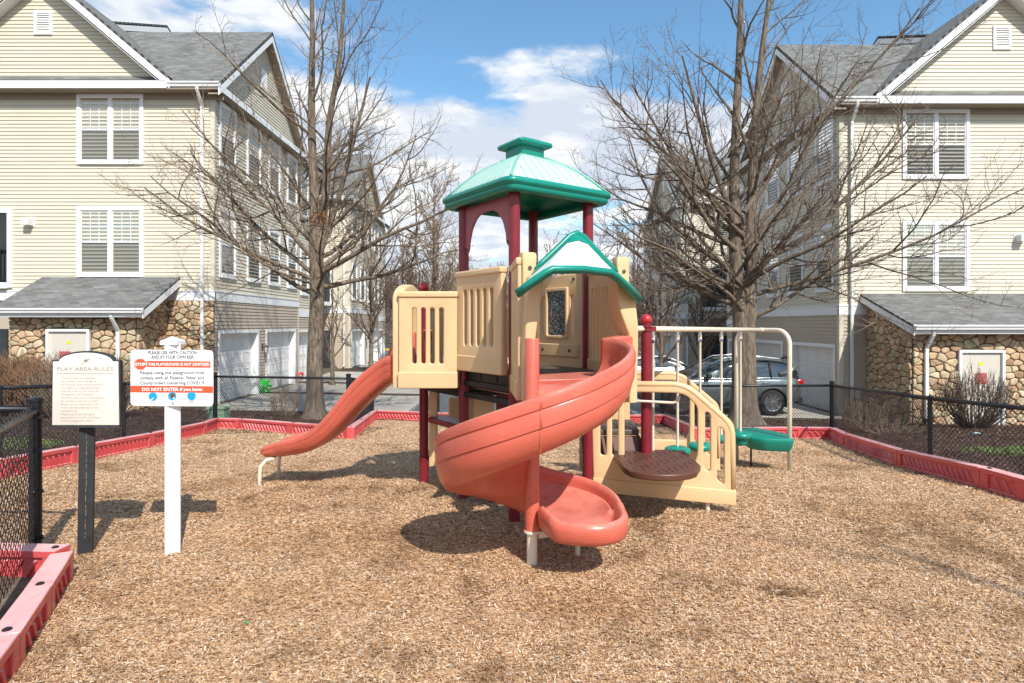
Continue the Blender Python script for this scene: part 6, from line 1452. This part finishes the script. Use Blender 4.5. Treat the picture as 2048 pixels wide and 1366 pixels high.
# ---------------------------------------------------------------- shrubs and beds
def shrub(p, h, w, n, label, seed, mt='twig_pale', r=.005, name='bare_shrub', cat='shrub', flat=1., fork=2, group=None):
    rd = random.Random(seed); root = empty(name, p, label, cat, group); m = MB(); m0 = MB()
    for k in range(n):
        a = rd.uniform(0, 6.283); s_ = math.sqrt(rd.random()); base = p+V(math.cos(a)*w*.10, math.sin(a)*w*.10*flat, -.05); tip = p+V(math.cos(a)*w*.5*s_, math.sin(a)*w*.5*s_*flat, h*(1-.35*s_*s_)*rd.uniform(.75, 1.05))
        mid = base.lerp(tip, .45)+V(math.cos(a)*w*.10*s_, math.sin(a)*w*.1*s_*flat, 0)+V(rd.gauss(0, .02), rd.gauss(0, .02), 0)
        pts = [base, base.lerp(mid, .5)+V(rd.gauss(0, .012), rd.gauss(0, .012), 0), mid, mid.lerp(tip, .5)+V(rd.gauss(0, .03), rd.gauss(0, .03), 0), tip]
        twig(m if k % 5 else m0, pts, [r*2.0, r*1.6, r*1.2, r*.9, r*.5], 4)
        for j in range(fork*2):
            q = mid.lerp(tip, rd.uniform(0, .8)); L = h*rd.uniform(.10, .26); d = (tip-mid).normalized()+V(rd.gauss(0, .5), rd.gauss(0, .5), rd.gauss(0, .25)); e = q+d.normalized()*L; twig(m, [q, q.lerp(e, .5)+V(rd.gauss(0, .01), 0, .01), e], [r*.8, r*.6, r*.4], 3)
    m0.build('stem', M['bark'], root, fix=False); m.build('crown', M[mt], root, fix=False); return root
def gp(px, Y, dz=0): x = (px-VX)/F*Y; return V(x, Y, gz(x, Y)+dz)
M['twig_red'] = mat('rusty_hedge_twigs', (.26, .145, .08), .9, var=.35, vscale=3)
shrub(gp(1948, 14.6), 1.55, 1.75, 120, 'round leafless shrub in front of the right hand service door', 61, 'twig', .006, fork=3)
shrub(gp(228, 14.2), 1.6, 1.2, 70, 'leafless pale shrub standing between the rules board and the white notice', 62, 'twig_pale', .009, fork=2)
shrub(gp(120, 14.4), 1.5, 1.5, 120, 'leafless shrub half hidden by the rules board', 63, 'twig_pale', .007, fork=2)
for i, px in enumerate((-120, -60, -5, 45, 95)): shrub(gp(px, 14.6), 1.62, 1.3, 230, 'dense brown clipped hedge plant in front of the left stone bay, %s from the left' % ORD[i], 64+i, 'twig_red', .006, name='hedge_plant', cat='hedge', fork=3, group='hedge in front of the left stone bay')
shrub(gp(572, 15.6), .85, .95, 55, 'small leafless twiggy shrub at the foot of the left tall tree', 71, 'twig_pale', .005)
shrub(gp(1730, 13.4), .75, 1.1, 60, 'sprawling dry leafless twigs beside the right stone corner', 72, 'twig_pale', .005)
shrub(gp(1775, 12.6), .35, 1.5, 50, 'low heap of dry pale twigs on the mulch by the right fence', 73, 'twig_pale', .005)
shrub(gp(1700, 15.2), .9, .8, 30, 'thin dry stalks in front of the taupe wall beside the downspout', 74, 'twig_pale', .004)
# green utility pedestal
c = on_ground(395, 838, TIM_H)+V(0, .9, 0); c.z = gz(c.x, c.y)
root = empty('utility_box', c, 'low pale green utility box behind the white notice', 'utility box')
m = MB(); m.box(c+V(0, 0, .17), (.36, .30, .40)); m.build('housing', mat('pale_green_box', (.30, .44, .27), .5, var=.08), root, bevel=.02)
m = MB(); m.box(c+V(0, 0, .385), (.40, .34, .05)); 
for k in range(3): m.box(c+V(0, -.155, .10+.08*k), (.34, .012, .02))
m.build('lid', mat('pale_green_lid', (.36, .50, .32), .5), root, bevel=.01)
# pinwheels
def pinwheel(p, z, r, col, label, n=8):
    root = empty('garden_pinwheel', p, label, 'garden pinwheel'); mm = mat('pinwheel_'+label.split()[1], col, .4)
    m = MB()
    for k in range(n):
        a = 2*math.pi*k/n; d = V(math.cos(a), 0, math.sin(a)); s_ = V(-math.sin(a), 0, math.cos(a)); c = p+V(0, 0, z)
        pts = [c+d*r*.1+V(0, -.01, 0), c+d*r*.55+s_*r*.26+V(0, -.05, 0), c+d*r+s_*r*.10+V(0, -.02, 0), c+d*r-s_*r*.10+V(0, .0, 0), c+d*r*.55-s_*r*.20+V(0, .02, 0)]
        m.prism(pts, V(0, .004, 0))
    m.build('wheel', mm, root); m = MB(); m.lathe((p.x, p.y+.01, p.z), [(.008, -.1), (.008, z)], 6); m.build('stake', mm, root)
q = gp(528, 21.5); pinwheel(q, 1.65-(772-648)*21.5/F-q.z, .30, (.03, .62, .06), 'bright green garden pinwheel between the two nearest left garages')
q = gp(602, 25.3); pinwheel(q, 1.65-(750-648)*25.3/F-q.z, .15, (.75, .05, .05), 'small red garden pinwheel near the third left garage')
# scraps of litter
def litter(p, label, mm, s=.03, seed=1):
    m = MB(); rd = random.Random(seed); m.grid([[p+V((i-1)*s*.6+rd.gauss(0, s*.1), (j-1)*s*.4+rd.gauss(0, s*.1), .025+rd.uniform(0, s*.4)) for i in range(3)] for j in range(3)])
    o = m.build('litter', mm, None, smooth=True); tagp(o, label, 'litter'); md = o.modifiers.new('thickness', 'SOLIDIFY'); md.thickness = .003
litter(on_ground(493, 1254), 'tiny bright green scrap lying on the wood chips', mat('green_scrap', (.0, .40, .12), .5), .022)
q = gp(1952, 12.5); litter(q, 'pale blue scrap of litter on the right mulch bed', mat('blue_scrap', (.45, .66, .68), .5), .09, 3)

# ---------------------------------------------------------------- cars
def catm(tab, x):
    n = len(tab)
    if x <= tab[0][0]: return tab[0][1]
    for i in range(n-1):
        if x <= tab[i+1][0]:
            p0 = tab[max(i-1, 0)][1]; p1 = tab[i][1]; p2 = tab[i+1][1]; p3 = tab[min(i+2, n-1)][1]; t = (x-tab[i][0])/(tab[i+1][0]-tab[i][0]); return lerp(p1, p2, t*t*(3-2*t)*.35+t*.65)
    return tab[-1][1]
def car(name, label, loc, rz, T, paint, suv=True):
    root = bpy.data.objects.new(name, None); COL.objects.link(root); root.location = loc; root.rotation_euler = (0, 0, rz); tagp(root, label, 'car')
    def add(mb, nm, mm, par=None, **k):
        o = mb.build(nm, mm, None, **k); o.parent = par or root; return o
    xs = np.linspace(T['x0'], T['x1'], 60); top = T['top']; wd = T['w']
    rows = []
    for x in xs:
        w = catm(wd, x); zt = catm(top, x); zb = catm(T['bot'], x); sh = min(.1, (zt-zb)*.3); zm = lerp(zb, zt, .55)
        half = [(0, zb), (w*.80, zb), (w*.93, zb+.04), (w*.965, lerp(zb, zm, .5)), (w*1.0, zm-.04), (w*1.0, zm+.06), (w*.985, zt-sh*.9), (w*.955, zt-sh*.3), (w*.90, zt-sh*.02), (w*.6, zt+.02), (0, zt+.035)]
        ring = half+[(-y, z) for y, z in half[-2:0:-1]]; rows.append([V(x, y, z) for y, z in ring])
    m = MB(); m.grid(rows, close=True); n = len(rows[0]); b = len(m.v); m.f.append(tuple(range(n))[::-1]); m.m.append(0); m.f.append(tuple(b-n+i for i in range(n))); m.m.append(0)
    body = add(m, 'body', paint)
    wr = T['wr']; cut = MB()
    for ax in T['axles']:
        for s_ in (-1, 1): cut.lathe((ax, s_*(1.0), wr), [(wr+.055, -.42), (wr+.055, .42)], 40, 'Y')
    cu = cut.build('tmp', None, None); cu.parent = root
    md = body.modifiers.new('b', 'BOOLEAN'); md.operation = 'DIFFERENCE'; md.object = cu; md.solver = 'EXACT'
    bpy.context.view_layer.update(); dg = bpy.context.evaluated_depsgraph_get(); me = bpy.data.meshes.new_from_object(body.evaluated_get(dg)); body.modifiers.clear(); body.data = me; bpy.data.objects.remove(cu)
    me.polygons.foreach_set('use_smooth', [True]*len(me.polygons)); me.set_sharp_from_angle(angle=R(38))
    # greenhouse in dark glass, then roof skin and pillars over it
    g0, g1 = T['roof'][0][0], T['roof'][-1][0]; gx = np.linspace(g0, g1, 40); rows = []; skin = []; 
    def gring(x, out=0.):
        w = catm(wd, x); zt = max(catm(T['roof'], x), catm(top, x)+.01); zb = catm(top, x)-.03; k = clamp((zt-zb)/.5)
        return [(w*.915+out, zb), (lerp(w*.9, w*.80, k)+out, lerp(zb, zt, .55)), (lerp(w*.88, w*.70, k)+out, zt-.05*k), (lerp(w*.8, w*.62, k), zt+out), (w*.3, zt+.022*k+out), (0, zt+.028*k+out)]
    for x in gx: h = gring(x); ring = h+[(-y, z) for y, z in h[-2::-1]]; rows.append([V(x, y, z) for y, z in ring])
    m = MB(); m.grid(rows); add(m, 'window_glass', M['carglass'], smooth=True, fix=False)
    rx0, rx1 = T['rx']; m = MB(); rows = []
    for x in np.linspace(rx0, rx1, 26): h = gring(x, .007)[2:]; ring = h+[(-y, z) for y, z in h[-2::-1]]; rows.append([V(x, y, z) for y, z in ring])
    m.grid(rows); add(m, 'roof', paint, smooth=True, fix=False)
    m = MB(); mc = MB()
    for s_ in (-1, 1):
        def edge(x, i, o=.004): h = gring(x, o); return V(x, s_*h[i][0], h[i][1])
        m.tube([edge(x, 2) for x in np.linspace(g0+.05, g1-.02, 26)], T['pil'], 6)
        for px_ in T['pillars']: m.tube([edge(px_, 0), edge(px_-.01, 1), edge(px_-.02, 2)], T['pil']*1.15, 6)
        mc.tube([edge(x, 0, .010)+V(0, 0, .035) for x in np.linspace(g0+.12, g1-.12, 20)], .012, 5)
    add(m, 'pillars', paint if not suv else M['dark'], smooth=True); add(mc, 'window_trim', M['chrome'], smooth=True)
    if suv:
        q = MB()
        for s_ in (-1, 1):
            w = catm(wd, 0)*.60; q.tube([V(x, s_*w, catm(T['roof'], x)+(.055 if abs(x+.75) < .95 else .02)) for x in (.42, .28, .0, -.6, -1.2, -1.66, -1.8)], .017, 6)
        add(q, 'roof_rail', M['chrome'], smooth=True)
        m = MB(); 
        for s_ in (-1, 1): m.tube([gv for gv in [V(-1.55, s_*catm(wd, -1.55)*.88, 1.2), V(-1.95, s_*catm(wd, -1.9)*.83, 1.32), V(-2.12, s_*catm(wd, -2.1)*.80, 1.52)]], .07, 6)
        add(m, 'rear_quarter', paint, smooth=True)
        m = MB(); m.box((-2.13, 0, 1.575), (.26, 1.05, .03)); add(m, 'roof_spoiler', paint, bevel=.01)
        m = MB(); rows = []
        for x in np.linspace(T['x0']+.03, T['x1']-.03, 40): w = catm(wd, x); rows.append([V(x, s*w*1.004, z) for s, z in ((1, .30), (1, .36))])
        for ax0, ax1 in ((-.92, .98),):
            for s_ in (-1, 1): m = MB(); m.bb(ax0, ax1, s_*.90, s_*.965, .27, .40); add(m, 'sill_trim', M['dark'], bevel=.01)
    for i, ax in enumerate(T['axles']):
        for s_ in (-1, 1):
            yw = s_*(catm(wd, ax)-.115); m = MB(); m.lathe((ax, yw, wr), [(wr*.60, -.11), (wr*.88, -.115), (wr*.98, -.09), (wr, -.05), (wr, .05), (wr*.98, .09), (wr*.88, .115), (wr*.60, .11)], 36, 'Y', cap=False); t_ = add(m, 'tyre', M['tyre'], angle=40)
            m = MB(); ys = yw+s_*.095; M3 = V(0, s_, 0).to_track_quat('Z', 'Y').to_matrix(); c = V(ax, yw, wr)
            m.lathe(c, [(wr*.67, .0), (wr*.67, .09), (wr*.68, .116), (wr*.63, .112), (wr*.60, .04), (wr*.2, .03)], 36, M=M3); m.lathe(c, [(wr*.14, .05), (wr*.14, .10), (wr*.06, .108)], 16, M=M3)
            for k in range(10):
                a = 2*math.pi*k/10; dd = M3@V(math.cos(a), math.sin(a), 0); m.beam(c+dd*wr*.10+M3@V(0, 0, .092), c+dd*wr*.64+M3@V(0, 0, .100), wr*.095, .022, up=M3@V(0, 0, 1))
            add(m, 'rim', M['rim'], t_, angle=40)
            m = MB(); m.lathe(c, [(wr*.62, .02), (wr*.1, .021)], 24, M=M3); add(m, 'brake_disc', M['dark'], t_)
            # dark liner inside the arch
            m = MB(); pts = [[V(ax+(wr+.05)*math.cos(R(a)), yy, wr+(wr+.05)*math.sin(R(a))) for a in range(-20, 201, 20)] for yy in (s_*(catm(wd, ax)-.02), s_*.5)]; m.grid(pts); add(m, 'wheel_arch', M['dark'], fix=False)
            m = MB(); m.tube([V(ax+(wr+.062)*math.cos(R(a)), s_*(catm(wd, ax)*.985), wr+(wr+.062)*math.sin(R(a))) for a in range(-12, 193, 12)], .022, 6); add(m, 'arch_trim', M['dark'] if suv else paint, smooth=True)
    for s_ in (-1, 1):
        m = MB(); xm = T['mirror']; w = catm(wd, xm); m.box((xm, s_*(w+.06), catm(top, xm)+.09), (.13, .20, .13)); m.box((xm-.01, s_*(w-.03), catm(top, xm)+.03), (.06, .12, .04)); add(m, 'wing_mirror', M['dark'] if suv else paint, bevel=.03, seg=3)
        for hx in T['handles']: 
            m = MB(); zz = catm(top, hx)-.13; w = catm(wd, hx); m.box((hx, s_*(w*.985+.012), zz), (.20, .02, .028)); add(m, 'door_handle', M['chrome'], bevel=.008)
        m = MB()
        for dx in T['doors']:
            w = catm(wd, dx); m.beam(V(dx, s_*w*.995, .42), V(dx, s_*w*1.003, .75), .010, .006, up=(0, 1, 0)); m.beam(V(dx, s_*w*1.003, .75), V(dx, s_*w*.962, catm(top, dx)-.03), .010, .006, up=(0, 1, 0))
        add(m, 'door_gap', M['dark'])
        m = MB(); x = T['x0']+.10; w = catm(wd, x); m.box((x, s_*(w*.90), T['tl']), (.22, .20, .15)); add(m, 'tail_light', M['taillight'], bevel=.035, seg=3)
        m = MB(); x = T['x1']-.20; w = catm(wd, x); m.box((x, s_*(w*.86), T['hl']), (.34, .26, .12)); add(m, 'headlight', M['headlight'], bevel=.04, seg=3)
    m = MB(); m.box((T['x1']-.04, 0, T['hl']-.12), (.07, .9, .24)); add(m, 'grille', M['dark'], bevel=.02)
    for x, nm in ((T['x0'], 'rear_bumper'), (T['x1'], 'front_bumper')): m = MB(); m.box((x+(.09 if x < 0 else -.09), 0, .44), (.22, 1.50, .22)); add(m, nm, M['dark'] if suv else paint, bevel=.06, seg=3)
    m = MB(); m.box((T['x0']+.01, 0, .80), (.02, .34, .16)); add(m, 'number_plate', M['white'])
    return root
SUV = dict(x0=-2.28, x1=2.42, top=[(-2.28, .86), (-2.2, 1.02), (-2.0, 1.10), (-1.0, 1.10), (0, 1.075), (.95, 1.09), (1.3, 1.07), (1.8, 1.02), (2.1, .96), (2.3, .84), (2.42, .66)], bot=[(-2.28, .52), (-2.15, .40), (-1.8, .30), (1.8, .26), (2.2, .32), (2.42, .44)],
    w=[(-2.28, .68), (-2.2, .80), (-2.0, .89), (-1.5, .945), (0, .96), (1.4, .955), (1.9, .91), (2.15, .82), (2.32, .68), (2.42, .54)], roof=[(-2.20, 1.14), (-2.08, 1.36), (-1.98, 1.54), (-1.6, 1.625), (-1.0, 1.67), (-.4, 1.68), (.0, 1.64), (.3, 1.52), (.7, 1.30), (1.08, 1.10)],
    rx=(-2.04, .12), pil=.033, pillars=(-.28, -1.28), axles=(-1.30, 1.42), wr=.375, mirror=.62, handles=(-.12, -1.08), doors=(.78, -.22, -1.22), tl=.98, hl=.78)
SED = dict(x0=-2.35, x1=2.35, top=[(-2.35, .70), (-2.28, .90), (-2.0, 1.0), (-1.5, 1.02), (-.8, .95), (0, .93), (.9, .95), (1.3, .93), (1.9, .84), (2.2, .72), (2.35, .56)], bot=[(-2.35, .42), (-2.1, .28), (-1.8, .22), (1.8, .2), (2.2, .26), (2.35, .34)],
    w=[(-2.35, .60), (-2.2, .76), (-1.9, .86), (-1.3, .90), (0, .91), (1.4, .90), (1.9, .83), (2.2, .70), (2.35, .52)], roof=[(-1.75, 1.03), (-1.35, 1.20), (-.95, 1.34), (-.4, 1.42), (0, 1.43), (.3, 1.38), (.7, 1.20), (1.15, .96)],
    rx=(-1.05, .35), pil=.030, pillars=(-.30, -1.12), axles=(-1.40, 1.42), wr=.33, mirror=.62, handles=(-.18, -1.05), doors=(.80, -.22, -1.12), tl=.80, hl=.66)
g_ = gz(6.4, 18.6); car('parked_wagon', 'grey green estate wagon with roof rails parked by the right hand garages', V(6.46, 18.72, g_+.012), math.pi, SUV, M['carpaint'], True)
car('parked_sedan', 'white silver sedan parked behind the red post of the climber', V(6.15, 25.2, gz(6.1, 25.2)+.012), R(0), SED, M['silver'], False)
